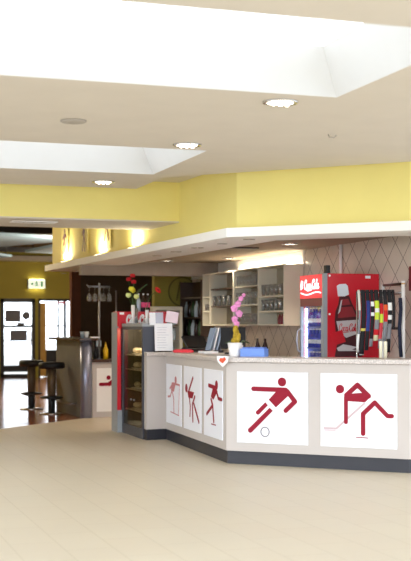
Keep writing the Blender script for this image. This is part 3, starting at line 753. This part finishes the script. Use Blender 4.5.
# dark bottle rack
rk = thing('bottle_rack', 'dark wooden bottle rack in the corner left of the glass cabinets', 'rack', (5.97, 18.3, 1.25))
B(-.12, .1, -.55, -.53, 0, .9).build('side_panel', M['darkshelf'], rk); B(-.12, .1, .53, .55, 0, .9).build('side_panel', M['darkshelf'], rk); B(.09, .1, -.53, .53, 0, .9).build('back_panel', M['brown'], rk)
for z in (.0, .3, .62): B(-.12, .09, -.53, .53, z, z + .02).build('shelf', M['darkshelf'], rk)
kinds = ['clearbottle', 'greenbottle', 'darkbottle', 'clearbottle', 'greenbottle', 'darkbottle']
nm = {'clearbottle': 'pale', 'greenbottle': 'green', 'darkbottle': 'dark'}
q = {}
for j, z in enumerate((1.272, 1.572)):
    for k in range(6):
        kd = kinds[(k + j) % 6]; lab = '%s spirit bottle on the %s shelf of the dark bottle rack' % (nm[kd], ('lower', 'middle')[j]); gr = '%s bottles on the %s rack shelf' % (nm[kd], ('lower', 'middle')[j])
        loc = (5.93, 17.85 + .18 * k, z)
        if kd not in q:
            q[kd] = tag(MB().lathe(bottle_mesh(.04, .27), 12).build('spirit_bottle', M[kd]), lab, 'bottle', gr); q[kd].location = loc
        else:
            c_ = q[kd].copy(); C.objects.link(c_); c_.location = loc; c_['label'] = lab; c_['group'] = gr
# faint round emblem on the olive wall
em = MB(); em.stroke([(.24 * math.cos(2 * PI * i / 28), .24 * math.sin(2 * PI * i / 28)) for i in range(29)], .012, 0, .01)
em.stroke([(-.1, -.14), (-.04, .16)], .012, 0, .01); em.stroke([(.02, -.14), (.04, .16), (.12, .05), (.03, 0)], .012, 0, .01)
tag(em.build('emblem_sign', mat('emblem_olive', (112, 100, 34), .8), mx=face((5.93, 18.985, 2.0), (1, 0))), 'faint dark ring emblem painted on the olive wall', 'emblem')

# ------------------------------------------------------------------ things on the counter
WT = 1.101
# white pot with yellow-green plant
pt = thing('plant_pot', 'white pot with a stubby yellow-green plant on the counter corner', 'potted plant', (4.335, 11.99, WT)); pt.scale = (1.15, 1.15, 1.12)
MB().lathe([(.05, 0), (.052, .005), (.07, .13), (.062, .13), (.055, .1), (.001, .1)], 20).build('pot', M['ceramic'], pt)
MB().lathe([(.056, .101), (.056, .108)], 16).build('soil', M['brown'], pt)
pl = MB()
for k in range(26):
    a = random.uniform(0, 6.28); rr = random.uniform(0, .034); z = random.uniform(.13, .27)
    pl.ball((rr * math.cos(a) + .012, rr * math.sin(a), z), (.02, .02, .03), 8, 5)
pl.tube([(0, 0, .1), (.005, 0, .18), (.012, 0, .25)], .025, 8); pl.build('foliage', M['yellowgreen'], pt)
# orchid
orc = thing('orchid', 'pink flowering orchid standing behind the white plant pot', 'orchid', (4.56, 12.52, WT))
MB().lathe([(.045, 0), (.06, .11), (.053, .11), (.04, .02), (.001, .02)], 16).build('pot', M['ceramic'], orc)
st = [(0, 0, .02), (.0, 0, .25), (-.02, .0, .45), (-.01, 0, .62), (.05, 0, .68)]
MB().tube(st, .006, 6).build('stalk', M['stem'], orc)
lf = MB()
for a in (0.3, 2.2, 4.1): lf.ribbon([(0, 0, .1), (.08 * math.cos(a), .08 * math.sin(a), .16), (.16 * math.cos(a), .16 * math.sin(a), .13)], (-.04 * math.sin(a), .04 * math.cos(a), 0), .006)
lf.build('leaf', M['leaf'], orc)
for (dx, dz, sc) in ((-.045, .40, 1), (.01, .46, 1.1), (-.05, .52, 1.1), (-.005, .57, 1.0), (.03, .63, .8), (.065, .67, .6), (-.02, .35, .9)):
    fl = MB()
    for k in range(5):
        a = 2 * PI * k / 5 + .3
        fl.ball((dx +   .02 * sc * math.cos(a), -.02, dz + .02 * sc * math.sin(a)), (.02 * sc, .006, .02 * sc), 8, 5)
    fl.ball((dx, -.032, dz), .01 * sc, 6, 5); fl.build('blossom', M['orchid'], orc)
# blue box
bx = thing('blue_tub', 'light blue rectangular tub beside the white plant pot', 'tub', (4.497, 11.834, WT), math.radians(-45))
w = MB(); w.box(-.14, .14, -.055, -.05, 0, .085); w.box(-.14, .14, .05, .055, 0, .085); w.box(-.14, -.135, -.05, .05, 0, .085); w.box(.135, .14, -.05, .05, 0, .085); w.box(-.135, .135, -.05, .05, 0, .005)
w.build('body', M['blue'], bx)
for i in range(3): B(-.12 + .085 * i, -.045 + .085 * i, -.045, .045, .006, .1).build('packet', mat('packet_blue', (90, 120, 200), .6), bx)
# paper with orange print hanging over the counter corner
d = Vector((.37, -.93, 0)).normalized()
pm = face((4.064 - .095 * d.x, 11.609 - .095 * d.y, 1.02), d)
pf = thing('paper_flag', 'white paper pennant with orange print hanging over the counter corner', 'pennant')
MB().prism([(0, .095), (.19, .095), (.17, .03), (.095, -.02), (.02, .03)], 0, .003).build('paper', M['paper'], pf, 0, pm)
B(-.05, .05, -.045, .05, 1.113, 1.117).build('paper_flap', M['paper'], pf, 0, Matrix.Translation((4.13, 11.65, 0)) @ Matrix.Rotation(math.atan2(d.y, d.x), 4, 'Z') @ Matrix.Translation((0, 0, -.011)))
g = MB(); g.prism([(.04, .05), (.06, .075), (.1, .072), (.13, .085), (.15, .06), (.125, .04), (.1, .02), (.07, .03)], .003, .005); g.build('print', M['orange'], pf, 0, pm)
# red tray
rt = thing('napkin_tray', 'flat red tray lying on the counter before the cash terminal', 'tray', (4.36, 13.93, WT), math.radians(-12))
MB().box(-.12, .12, -.08, .08, 0, .03).build('tray', M['redplastic'], rt, .005); B(-.1, .1, -.06, .06, .031, .04).build('napkins', mat('red_napkin', (210, 60, 70), .9), rt)
tag(B(4.43, 4.60, 13.3, 13.55, WT, WT + .025).build('white_booklet', M['paper']), 'flat white booklet on the counter right of the red tray', 'booklet')
# POS terminals
ps = thing('cash_terminal', 'low black cash terminal on the counter behind the red tray', 'cash terminal', (4.60, 14.2, WT), math.radians(8))
B(-.14, .14, -.1, .1, 0, .05).build('base', M['black'], ps, .008)
MB().add([(-.15, -.1, .06), (.15, -.1, .06), (.15, .06, .2), (-.15, .06, .2), (-.15, -.07, .05), (.15, -.07, .05), (.15, .09, .19), (-.15, .09, .19)], [(0, 1, 2, 3), (4, 7, 6, 5), (0, 4, 5, 1), (3, 2, 6, 7), (0, 3, 7, 4), (1, 5, 6, 2)]).build('screen', M['black'], ps)
ms = thing('cash_monitor', 'black cash register monitor seen from behind near the orchid', 'monitor', (4.67, 12.98, WT), math.radians(-18))
B(-.1, .1, -.08, .08, 0, .02).build('base', M['black'], ms, .004); B(-.025, .025, -.01, .02, .021, .12).build('neck', M['black'], ms)
MB().add([(-.145, -.05, .07), (.145, -.05, .07), (.145, .03, .31), (-.145, .03, .31), (-.145, -.02, .06), (.145, -.02, .06), (.145, .06, .3), (-.145, .06, .3)], [(0, 1, 2, 3), (4, 7, 6, 5), (0, 4, 5, 1), (3, 2, 6, 7), (0, 3, 7, 4), (1, 5, 6, 2)]).build('screen', M['black'], ms)
# folder rack
fo = thing('brochure_rack', 'blue-grey brochures leaning in a dark rack on the counter', 'brochure rack', (4.69, 13.75, WT))
B(-.1, .1, -.1, .1, 0, .03).build('rack', M['black'], fo)
for k in range(4):
    mm = Matrix.Translation((-.075 + .045 * k, 0, .031)) @ Matrix.Rotation(math.radians(14), 4, 'Y')
    B(0, .012, -.09, .09, 0, .28).build('brochure', M[('bluepaper', 'paper', 'bluepaper', 'greyposter')[k]], fo, 0, mm)
# menu stand
mn = thing('menu_stand', 'white paper menus standing at the left end of the counter', 'menu stand', (4.2, 14.37, WT))
B(-.1, .14, -.035, .035, 0, .012).build('base', M['caseglass'], mn)
ts = Matrix.Rotation(math.radians(-6), 4, 'X')
B(-.07, .165, -.004, 0, .012, .36).build('menu_sheet', M['paper'], mn, 0, ts)
tx = MB()
for i in range(9): tx.box(-.04, .07 + random.uniform(0, .06), -.0055, -.0045, .05 + i * .032, .056 + i * .032)
tx.build('printed_lines', M['textgrey'], mn, 0, ts)
B(-.02, .14, .004, .008, .385, .53).build('pink_card', M['pinkpaper'], mn, 0, ts @ Matrix.Translation((.03, 0, 0)) @ Matrix.Rotation(math.radians(10), 4, 'Y'))
B(-.13, -.03, .006, .01, .34, .50).build('white_card', M['paper'], mn, 0, ts)
B(-.05, .05, .0, .0035, .012, .5).build('support', M['steel'], mn, 0, ts)

# ------------------------------------------------------------------ display case (glass front faces -u)
dc = thing('display_case', 'graphite framed glass food display case at the counter end', 'display case', (4.27, 15.0, 0))
di = Matrix.Translation((-4.27, -15.0, 0)); e0, e1, w0, w1 = 3.99, 4.36, 14.445, 15.48
B(e0, e1, w0, w1, 0, .1).build('plinth', M['graphite'], dc, 0, di)
B(e0 - .005, e1, w0, w1, 1.42, 1.46).build('top_board', M['coolgrey'], dc, 0, di)
fr = MB()
fr.box(e0, e0 + .03, w0, w0 + .05, .1, 1.42); fr.box(e0, e0 + .03, w1 - .05, w1, .1, 1.42)
fr.box(e0, e0 + .03, w0 + .05, w1 - .05, 1.38, 1.42); fr.box(e0, e0 + .03, w0 + .05, w1 - .05, .1, .13)
fr.build('front_frame', M['graphite'], dc, 0, di)
B(e0 + .03, e1, w0, w0 + .02, .1, 1.42).build('side_panel', M['graphite'], dc, 0, di); B(e0 + .03, e1, w1 - .02, w1, .1, 1.42).build('side_panel', M['graphite'], dc, 0, di); B(e1 - .02, e1, w0 + .02, w1 - .02, .1, 1.42).build('back_panel', M['casein'], dc, 0, di)
for k, (a, b) in enumerate(((w0 + .05, 14.95), (14.96, w1 - .05))):
    dd = B(e0 + .01, e0 + .016, a, b, .13, 1.38).build('sliding_door', M['caseglass'], dc, 0, di)
    MB().ball((e0 + .004, (14.88, 15.03)[k], .47), .014, 8, 6).build('knob', M['steel'], dd)
csz = [.33, .60, .86, 1.02, 1.09]
for z in csz[:3] + [1.05]: B(e0 + .04, e1 - .022, w0 + .03, w1 - .03, z - .012, z).build('shelf', M['tray'], dc, 0, di)
MB().ball((e0 + .08, 14.98, 1.40), .018, 8, 6).build('lamp', M['lamp'], dc, 0, di)
ld = bpy.data.lights.new('case_light', 'POINT'); ld.energy = 9.0; ld.color = (1, .85, .62); ld.shadow_soft_size = .03
lo = bpy.data.objects.new('case_light', ld); lo.location = (e0 + .12, 14.98, 1.35); C.objects.link(lo)
tr = None
for j, z in enumerate((.33, .60, .86, 1.05)):
    nmj = ('lowest', 'second', 'third', 'top')[j]
    for k in range(2):
        lab = 'oval tray on the %s shelf of the display case, %s half' % (nmj, ('near', 'far')[k]); loc = (4.185, 14.72 + .46 * k, z + .001)
        if tr is None:
            tr = tag(MB().lathe([(.11, 0), (.145, .015), (.14, .018), (.001, .008)], 18).build('food_tray', M['tray']), lab, 'tray', 'trays in the display case'); tr.location = loc
        else:
            c_ = tr.copy(); C.objects.link(c_); c_.location = loc; c_['label'] = lab
        for i in range(5):
            a = 2 * PI * i / 5 + j; rr = .0755
            lab2 = 'pale bread roll on the %s tray of the %s display case shelf' % (('near', 'far')[k], nmj); gr = 'rolls on the %s tray, %s shelf' % (('near', 'far')[k], nmj)
            loc2 = (loc[0] + rr * math.cos(a), loc[1] + rr * math.sin(a), z + .056)
            if (j, k, i) == (0, 0, 0):
                ro = tag(MB().ball((0, 0, 0), (.052, .033, .036), 10, 6).build('bread_roll', M['bread']), lab2, 'bread roll', gr); ro.location = loc2; ro.rotation_euler = (0, 0, a)
            else:
                c_ = ro.copy(); C.objects.link(c_); c_.location = loc2; c_.rotation_euler = (0, 0, a); c_['label'] = lab2; c_['group'] = gr

# ------------------------------------------------------------------ smaller red cooler behind the case (front faces -v)
k0, k1, j0, j1 = 3.93, 4.62, 15.5, 15.82
rc = thing('low_cooler', 'shorter red drinks cooler behind the glass display case', 'drinks cooler', (4.27, 15.7, 0)); ri = Matrix.Translation((-4.27, -15.7, 0))
B(k0 + .02, k1, j0 + .02, j1, .0, 1.62).build('cabinet', M['cokered'], rc, .006, ri)
B(k0, k0 + .018, j0 + .02, j1, .0, 1.61).build('side_panel', M['coolgrey'], rc, 0, ri)
B(k0, k0 + .05, j0, j0 + .018, .3, 1.40).build('door', M['cokered'], rc, 0, ri); B(k0 + .052, k1 - .05, j0 + .004, j0 + .012, .3, 1.40).build('door_glass', M['black'], rc, 0, ri)
B(k0, k1, j0, j0 + .018, .0, .298).build('foot_panel', M['coolgrey'], rc, 0, ri)
B(k0, k1, j0 - .004, j0 + .018, 1.42, 1.62).build('header', M['cokered'], rc, 0, ri)
g = MB(); script(g, .12, .0, .36, .135, 0, .003, .02); pz = MB(); pz.prism([(.03, .14), (.09, .14), (.09, .17), (.03, .17)], 0, .003); pz.build('price_plate', M['lettering'], rc, 0, ri @ face((k0, j0 - .005, 1.44), (1, 0)))
g.build('lettering', M['lettering'], rc, 0, ri @ face((k0, j0 - .005, 1.44), (1, 0)))
# bottles standing on the cooler
for k, (x, mm, l) in enumerate(((4.285, 'clearbottle', 'clear bottle standing on the shorter red cooler'), (4.35, 'darkbottle', 'dark bottle with pink label on the cooler, left of its twin'), (4.415, 'darkbottle', 'dark bottle with pink label on the cooler, nearer the gerbera'))):
    o = thing('table_bottle', l, 'bottle', (x, 15.72, 1.621))
    MB().lathe(bottle_mesh(.03, .24), 12).build('bottle_body', M[mm], o)
    if k: MB().lathe([(.031, .06), (.031, .13)], 12).build('bottle_label', M['pinklabel'], o)
    MB().lathe([(.013, .2282), (.013, .25)], 8).build('bottle_cap', M['cap'], o)
# vases and flowers on the display case
def vase(loc, r, h, lab, m):
    return thing_vase(loc, r, h, lab, m)
def thing_vase(loc, r, h, lab, m):
    o = tag(MB().lathe([(r, 0), (r * .8, h * .4), (r, h), (r * .85, h), (r * .66, h * .4), (r * .8, .01), (.001, .012)], 16).build('flower_vase', m), lab, 'vase'); o.location = loc; return o
CT = 1.461
vase((4.045, 15.12, CT), .027, .24, 'slim white vase with yellow tulips on the display case', M['ceramic'])
for k, (dx, dy, dz, m, l) in enumerate(((-.055, .03, .36, 'whiteflower', 'cream tulip, leftmost flower of the white vase'), (.03, -.06, .34, 'whiteflower', 'cream tulip drooping at the front of the white vase'), (.01, .05, .425, 'yellowflower', 'yellow tulip, further back in the white vase'), (-.035, -.045, .44, 'yellowflower', 'yellow tulip, tallest in the white vase'))):
    o = thing('tulip', l, 'flower', (4.045, 15.12, CT))
    ca, sa = ((-1, .3), (.3, -1), (.5, .9), (-.6, -.8))[k]; b0 = (.007 * ca, .007 * sa, .02); b1 = (.0085 * ca, .0085 * sa, .23); b2 = (dx * 1.0, dy * 1.0, dz - .02)
    MB().tube([b0, b1, b2], .003, 6).build('flower_stem', M['stem'], o)
    MB().lathe([(.006, -.005), (.033, .012), (.038, .03), (.028, .06), (.012, .055)], 10, (dx, dy, dz - .02)).build('blossom', M[m], o)
vase((4.135, 15.3, CT), .03, .2, 'clear vase with red carnations on the display case', M['tumbler'])
for k, (dx, dy, dz, l) in enumerate(((-.045, .0, .62, 'red carnation, topmost of the bunch'), (-.075, .085, .575, 'red carnation at the left of the bunch'), (-.05, -.075, .535, 'red carnation, lowest of the bunch'))):
    o = thing('carnation', l, 'flower', (4.135, 15.3, CT))
    ca, sa = ((1, .1), (-.5, .9), (-.5, -.9))[k]
    MB().tube([(.01 * ca, .01 * sa, .02), (.014 * ca, .014 * sa, .19), (dx * .5 + .014 * ca, dy * .6 + .014 * sa, .36), (dx, dy, dz - .05), (dx, dy, dz)], .003, 6).build('flower_stem', M['stem'], o)
    bl = MB()
    for i in range(12):
        a = i * 2.4; q_ = .026 * math.sqrt(i / 12)
        bl.ball((dx + q_ * math.cos(a), dy + q_ * math.sin(a), dz + .02 - .3 * q_), (.017, .017, .024), 7, 5)
    bl.build('blossom', M['redflower'], o)
    if k == 0:
        l2 = MB()
        for i in range(4):
            a = i * 1.7 + k; l2.ribbon([(dx * .5, dy, .36), (dx * .5 + .04 + .02 * i, dy + .06 * math.sin(a), .42 + .02 * i), (dx * .5 + .09 + .02 * i, dy + .1 * math.sin(a), .43 + .03 * i)], (.0, .012, .014), .003)
        l2.build('leaf', M['leaf'], o)
vase((4.09, 14.6, CT), .025, .17, 'small white vase with one gerbera beside the menu stand', M['ceramic'])
o = thing('gerbera', 'single scarlet gerbera leaning to the right over the menus', 'flower', (4.09, 14.6, CT))
gt = (.135, -.02, .42)
MB().tube([(-.008, 0, .02), (-.006, 0, .16), (.015, 0, .27), (.06, 0, .36), gt], .004, 6).build('flower_stem', M['stem'], o)
gm = Matrix.Translation(gt) @ Matrix.Rotation(math.radians(52), 4, 'X') @ Matrix.Rotation(math.radians(25), 4, 'Y')
pe = MB()
for i in range(14):
    a = 2 * PI * i / 14; pe.ball((0, 0, 0), (.026, .008, .004), 6, 4, gm @ Matrix.Rotation(a, 4, 'Z') @ Matrix.Translation((.03, 0, .006)))
pe.build('petals', M['scarlet'], o); MB().ball((0, 0, .01), (.013, .013, .006), 8, 5, gm).build('flower_centre', M['maroon'], o)

# ------------------------------------------------------------------ scarf rack in front of the tiled wall
rx, ry = 5.93, 11.2; lx, ly = 5.49, 11.4; fx, fy = 5.98, 11.76
gr_ = thing('scarf_rack', 'white and chrome scarf rack standing behind the counter', 'display rack', (rx, ry, 0)); gi = Matrix.Translation((-rx, -ry, 0))
for (x, y, h, r) in ((rx, ry, 1.9, .02), (fx, fy, 1.88, .018), (lx, ly, 1.79, .009)):
    MB().tube([(x, y, 0), (x, y, h)], r, 10).build('post', M['white'] if r > .01 else M['chrome'], gr_, 0, gi)
MB().tube([(lx, ly, 1.78), (rx, ry, 1.775)], .009, 8).build('hanging_rail', M['chrome'], gr_, 0, gi)
for z in (1.87, 1.775, 1.40, .9): MB().tube([(rx, ry, z), (fx, fy, z)], .014, 8).build('cross_rail', M['darkwood'], gr_, 0, gi)
MB().tube([(lx, ly, .04), (rx, ry, .04), (fx, fy, .04)], .014, 8).build('base_rail', M['white'], gr_, 0, gi)
for z in (1.87, 1.775, 1.40): MB().ball((rx, ry, z), .022, 8, 6).build('clamp', M['wood'] if z > 1.8 else M['white'], gr_, 0, gi)
K, Wh, Bl, Rd, Yg, Gy, Nv = (22, 20, 24), (232, 232, 228), (36, 52, 120), (200, 24, 34), (196, 214, 60), (128, 128, 132), (26, 30, 52)
defs = [
 ('slim grey and white', [(-.8, Wh), (-.45, Gy), (-.2, (206, 204, 190))], .64, .035, .024),
 ('wide black, yellow tagged', [(-.8, Wh), (-.66, K), (-.42, (206, 190, 90)), (-.39, K)], .67, .125, .048),
 ('blue over black', [(-.8, K), (-.42, Bl), (-.1, K)], .62, .225, .040),
 ('black and white striped', [(-.8, Gy), (-.5, K), (-.26, Wh), (-.22, K), (-.16, Wh), (-.11, K)], .58, .315, .036),
 ('yellow-green over cream', [(-.8, (214, 208, 168)), (-.46, Rd), (-.4, Gy), (-.3, Yg), (-.22, Wh), (-.18, Yg), (-.1, K)], .52, .412, .046),
 ('lime and red', [(-.8, Gy), (-.5, (190, 60, 70)), (-.33, Yg), (-.24, Rd), (-.13, K)], .60, .508, .036),
 ('red over grey', [(-.8, K), (-.55, Gy), (-.32, Rd), (-.2, (226, 90, 40)), (-.14, K)], .52, .598, .040),
 ('black and white banded', [(-.8, K), (-.5, Gy), (-.34, K), (-.30, Wh), (-.25, K), (-.2, Wh), (-.12, K)], .64, .692, .042),
 ('short plain black', [(-.8, K)], .40, .775, .028)]
dv = Vector((rx - lx, ry - ly, 0)); nn_ = Vector((-dv.y, dv.x, 0)).normalized(); du_ = dv.normalized()
for i, (nme, bands, ln, t_, wd) in enumerate(defs):
    p = Vector((lx, ly, 1.785)) + dv * t_
    o = bpy.data.objects.new('hanging_scarf', None)
    pts = []
    wob = .012
    for k in range(9): pts.append(-nn_ * (.022 + .006 * math.sin(k * .9 + i)) + du_ * wob * math.sin((ln - k * ln / 9) * 7) + Vector((0, 0, -ln + k * ln / 9)))
    for k in range(5):
        a = PI - PI * k / 4; pts.append(nn_ * .02 * math.cos(a) + Vector((0, 0, .001 + .014 * math.sin(a))))
    for k in range(8): pts.append(nn_ * (.022 + .005 * math.sin(k + i)) + du_ * wob * math.sin((k + 1) * (ln - .1) / 8 * 7) + Vector((0, 0, -(k + 1) * (ln - .1) / 8)))
    bpy.data.objects.remove(o)
    o = MB().ribbon(pts, du_ * wd, .006).build('hanging_scarf', striped('scarf_' + str(i), bands))
    o.location = p + Vector((0, 0, .0)); o.location.z = 1.789
    tag(o, 'hanging %s scarf on the chrome rail of the scarf rack' % nme, 'scarf', 'scarves on the rack')
# navy scarf at the right-hand post
nv = MB(); nv.ribbon([(0, 0, 0), (.008, 0, -.12), (-.008, 0, -.3), (.0, 0, -.5), (.01, 0, -.62)], (.034, -.015, 0), .018)
o = nv.build('hanging_cloth', mat('navy_cloth', Nv, .9)); o.location = (rx - .052, ry - .03, 1.72); tag(o, 'dark navy cloth hanging by the right-hand white post', 'cloth')
for k, (x, y) in enumerate(((5.60, 11.22), (5.635, 11.2))):
    o = thing('candle', ('pale cream candle standing under the scarves, left one of two', 'pale cream candle standing under the scarves, right one of two')[k], 'candle', (5.545 + .04 * k, 10.96 + .0 * k - .03 * k, WT))
    MB().lathe([(.016, 0), (.017, .16), (.012, .17)], 12).build('wax', mat('candle_wax', (240, 234, 206), .5), o); MB().tube([(0, 0, .168), (0, 0, .182)], .002, 5).build('wick', M['black'], o)
tag(B(6.075, 6.098, 11.02, 11.35, 1.8, 2.06).build('red_picture', M['maroon']), 'dark red framed picture on the tiled wall at the right edge', 'picture')

# ------------------------------------------------------------------ rear bar
rb = thing('rear_bar', 'grey fronted high bar with rounded silver corner by the stools', 'bar counter', (4.25, 18.9, 0)); bi = Matrix.Translation((-4.25, -18.9, 0))
B(4.02, 4.1, 18.2, 20.1, 0, 1.2).build('front_panel', M['barfront'], rb, 0, bi)
B(4.1, 4.5, 18.85, 20.1, 0, 1.2).build('body', M['barfront'], rb, 0, bi)
MB().lathe([(.09, 0), (.09, 1.2)], 28, (4.10, 18.15, 0)).build('corner_column', M['silver'], rb, 0, bi)
MB().prism([(3.9, 20.2), (3.9, 18.25), (3.98, 18.06), (4.15, 17.99), (4.25, 18.03), (4.27, 18.12), (4.27, 18.78), (4.52, 18.95), (4.52, 20.2)], 1.201, 1.24).build('bar_top', M['darkwood'], rb, .006, bi)
MB().tube([(3.9, 18.4, .2), (3.9, 19.9, .2)], .018, 8).build('foot_rail', M['steel'], rb, 0, bi)
for v in (18.5, 19.8): MB().tube([(3.9, v, .2), (4.02, v, .2)], .012, 6).build('rail_bracket', M['steel'], rb, 0, bi)
wc = thing('rear_counter', 'low white counter with swimmer pictogram beside the silver column', 'counter', (4.8, 18.4, 0)); wi = Matrix.Translation((-4.8, -18.4, 0))
B(4.2, 5.15, 18.16, 18.75, 0, .86).build('body', M['cream'], wc, .003, wi); B(4.2, 5.17, 18.13, 18.75, .861, .905).build('worktop', M['darkwood'], wc, 0, wi)
pn = MB().prism([(0, 0), (.62, 0), (.62, .68), (0, .68)], 0, .01).build('pictogram_panel', M['white'], wc, .002, wi @ face((4.27, 18.16, .09), (1, 0)))
g = MB(); g.disc((.19, .53), .035, .01, .013); g.stroke([(.06, .425), (.2, .43)], .026, .01, .013); g.stroke([(.2, .43), (.26, .47), (.33, .54)], .034, .01, .013); g.stroke([(.34, .53), (.42, .5)], .02, .01, .013); g.build('pictogram', M['red'], pn)
tag(B(.0, .0, 0, 0, 0, 0).build('unused', M['red']), None) if False else None
# glass rack
gk = thing('glass_rack', 'steel post with cross arms holding hanging wine glasses', 'glass rack', (4.325, 18.21, .906))
MB().lathe([(.035, 0), (.035, .01), (.016, .015), (.016, 1.19), (.0155, 1.195)], 14).build('post', M['steel'], gk)
ar = MB(); ar.tube([(-.17, 0, 1.14), (.17, 0, 1.14)], .012, 8); ar.tube([(-.17, 0, 1.14), (-.2, 0, 1.165)], .01, 6); ar.tube([(0, -.12, 1.14), (0, .12, 1.14)], .01, 8); ar.build('cross_arm', M['steel'], gk)
wg = None
for k, (dx, dy) in enumerate(((-.16, .0), (-.07, .0), (.07, .0), (.16, .0), (0, -.1))):
    l = 'upside-down wine glass hanging on the steel rack, ' + ('leftmost on the arm', 'just left of the post', 'just right of the post', 'rightmost on the arm', 'in front of the post')[k]
    loc = (4.325 + dx, 18.21 + dy, .906 + 1.125)
    if wg is None:
        wg = tag(MB().lathe([(.036, 0), (.036, -.004), (.005, -.01), (.005, -.09), (.03, -.11), (.042, -.16), (.035, -.22), (.033, -.22), (.038, -.16), (.003, -.115)], 14).build('hanging_wine_glass', M['tumbler']), l, 'wine glass', 'wine glasses on the steel rack'); wg.location = loc
    else:
        c_ = wg.copy(); C.objects.link(c_); c_.location = loc; c_['label'] = l
o = tag(MB().tube([(4.62, 18.3, .906), (4.62, 18.3, 1.99)], .014, 10).build('steel_pole', M['steel']), 'thin steel pole standing beside the shorter red cooler', 'pole')
# small stuff on the rear bar
for k, (x, y, m, l) in enumerate(((4.12, 18.5, 'clearbottle', 'small pale glass on the rear bar, left of its neighbour'), (4.16, 18.38, 'ceramic', 'small white cup on the rear bar nearest the silver column'))):
    o = tag(MB().lathe([(.03, 0), (.04, .1), (.036, .1), (.026, .01), (.001, .01)], 14).build('small_cup', M[m]), l, 'cup'); o.location = (x, y, 1.241)
tag(B(4.17, 4.3, 18.08, 18.2, 1.242, 1.262).build('napkin_pile', M['paper']), 'white napkin pile on the front edge of the rear bar', 'napkins')
o = thing('juice_bottle', 'yellow plastic bottle on the low white rear counter', 'bottle', (4.44, 18.26, .906))
MB().lathe([(.04, 0), (.042, .15), (.02, .2), (.015, .23)], 12).build('bottle_body', M['lemon'], o); MB().lathe([(.014, .231), (.006, .27)], 8).build('bottle_cap', M['lemon'], o)
o = thing('coffee_grinder', 'dark small machine with pale front on the rear counter', 'machine', (4.36, 18.45, .906))
B(-.06, .06, -.07, .07, 0, .04).build('base', M['black'], o); B(-.05, .05, 0, .06, .04, .3).build('body', M['black'], o, .01); B(-.04, .04, -.06, -.001, .2, .29).build('front_cover', M['clearbottle'], o)
o = thing('mixer_jar', 'dark rounded jar at the right end of the rear counter', 'jar', (4.72, 18.5, .906))
MB().lathe([(.07, 0), (.09, .1), (.08, .3), (.05, .38), (.02, .42)], 16).build('jar_body', M['greenbottle'], o)
# bar stools
def stool(loc, l):
    o = thing('bar_stool', l, 'bar stool', loc, 0, 'bar stools at the rear bar')
    MB().lathe([(.18, .735), (.21, .75), (.215, .795), (.205, .83), (.18, .842), (.02, .844)], 24).build('seat', M['blackfab'], o)
    MB().lathe([(.07, .3), (.07, .734)], 16).build('upper_post', M['stoolpost'], o)
    MB().lathe([(.06, .03), (.06, .299)], 14).build('lower_post', M['black'], o)
    MB().lathe([(.2, 0), (.2, .012), (.07, .03)], 24).build('base', M['chrome'], o)
    ring = [(.17 * math.cos(2 * PI * i / 20), .17 * math.sin(2 * PI * i / 20), .27) for i in range(21)]
    fr_ = MB(); fr_.tube(ring, .018, 8)
    for a in (0, 2.09, 4.19): fr_.tube([(.04 * math.cos(a), .04 * math.sin(a), .22), (.17 * math.cos(a), .17 * math.sin(a), .27)], .012, 6)
    fr_.build('footrest', M['black'], o); return o
s1 = stool((3.755, 19.15, 0), 'black round bar stool nearest the silver column')
dup(s1, (3.64, 20.35, 0), .8, 'black round bar stool further back, towards the glass door')

# ------------------------------------------------------------------ daylight and sky
w = bpy.data.worlds.new('World'); S.world = w; w.use_nodes = True
nt = w.node_tree; bg = nt.nodes['Background']
bg.inputs['Color'].default_value = (0.84, 0.92, 1.0, 1); bg.inputs['Strength'].default_value = 3.5
tcw = nt.nodes.new('ShaderNodeTexCoord'); sxw = nt.nodes.new('ShaderNodeSeparateXYZ'); mrw = nt.nodes.new('ShaderNodeMapRange'); rpw = nt.nodes.new('ShaderNodeValToRGB')
nt.links.new(tcw.outputs['Generated'], sxw.inputs[0]); nt.links.new(sxw.outputs['Z'], mrw.inputs['Value'])
mrw.inputs['From Min'].default_value = -1; mrw.inputs['From Max'].default_value = 1
nt.links.new(mrw.outputs['Result'], rpw.inputs['Fac'])
er = rpw.color_ramp.elements; er[0].position = 0; er[1].position = 1
for e_, val in ((er[0], 1.2), (er.new(.49), 2.0), (er.new(.505), 5.6), (er.new(.65), 3.6), (er.new(.8), 2.0), (er[-1], 1.5)): e_.color = (val / 6, val / 6, val / 6, 1)
mlw = nt.nodes.new('ShaderNodeMath'); mlw.operation = 'MULTIPLY'; mlw.inputs[1].default_value = 6.0
nt.links.new(rpw.outputs['Color'], mlw.inputs[0]); nt.links.new(mlw.outputs[0], bg.inputs['Strength'])
def portal(name, loc, rot, sx, sy):
    ld = bpy.data.lights.new(name, 'AREA'); ld.shape = 'RECTANGLE'; ld.size = sx; ld.size_y = sy; ld.cycles.is_portal = True
    o = bpy.data.objects.new(name, ld); o.location = loc; o.rotation_euler = rot; C.objects.link(o)

for x_, y_, e_ in ((2.0, 22.6, 180), (5.0, 23.2, 120), (6.2, 28.5, 120)):  # added fill lights that brighten the entrance hall, without any fittings
    ld = bpy.data.lights.new('entrance_fill', 'POINT'); ld.energy = e_; ld.color = (1, .86, .62); ld.shadow_soft_size = .12
    lo = bpy.data.objects.new('entrance_fill', ld); lo.location = (x_, y_, 2.75); C.objects.link(lo)
S.cycles.use_denoising = True
S.cycles.max_bounces = 10; S.cycles.diffuse_bounces = 6; S.cycles.transparent_max_bounces = 24
S.cycles.sample_clamp_indirect = 6
S.view_settings.view_transform = 'Standard'; S.view_settings.look = 'None'; S.view_settings.gamma = 1
S.view_settings.use_curve_mapping = False
S.view_settings.exposure = 0.36
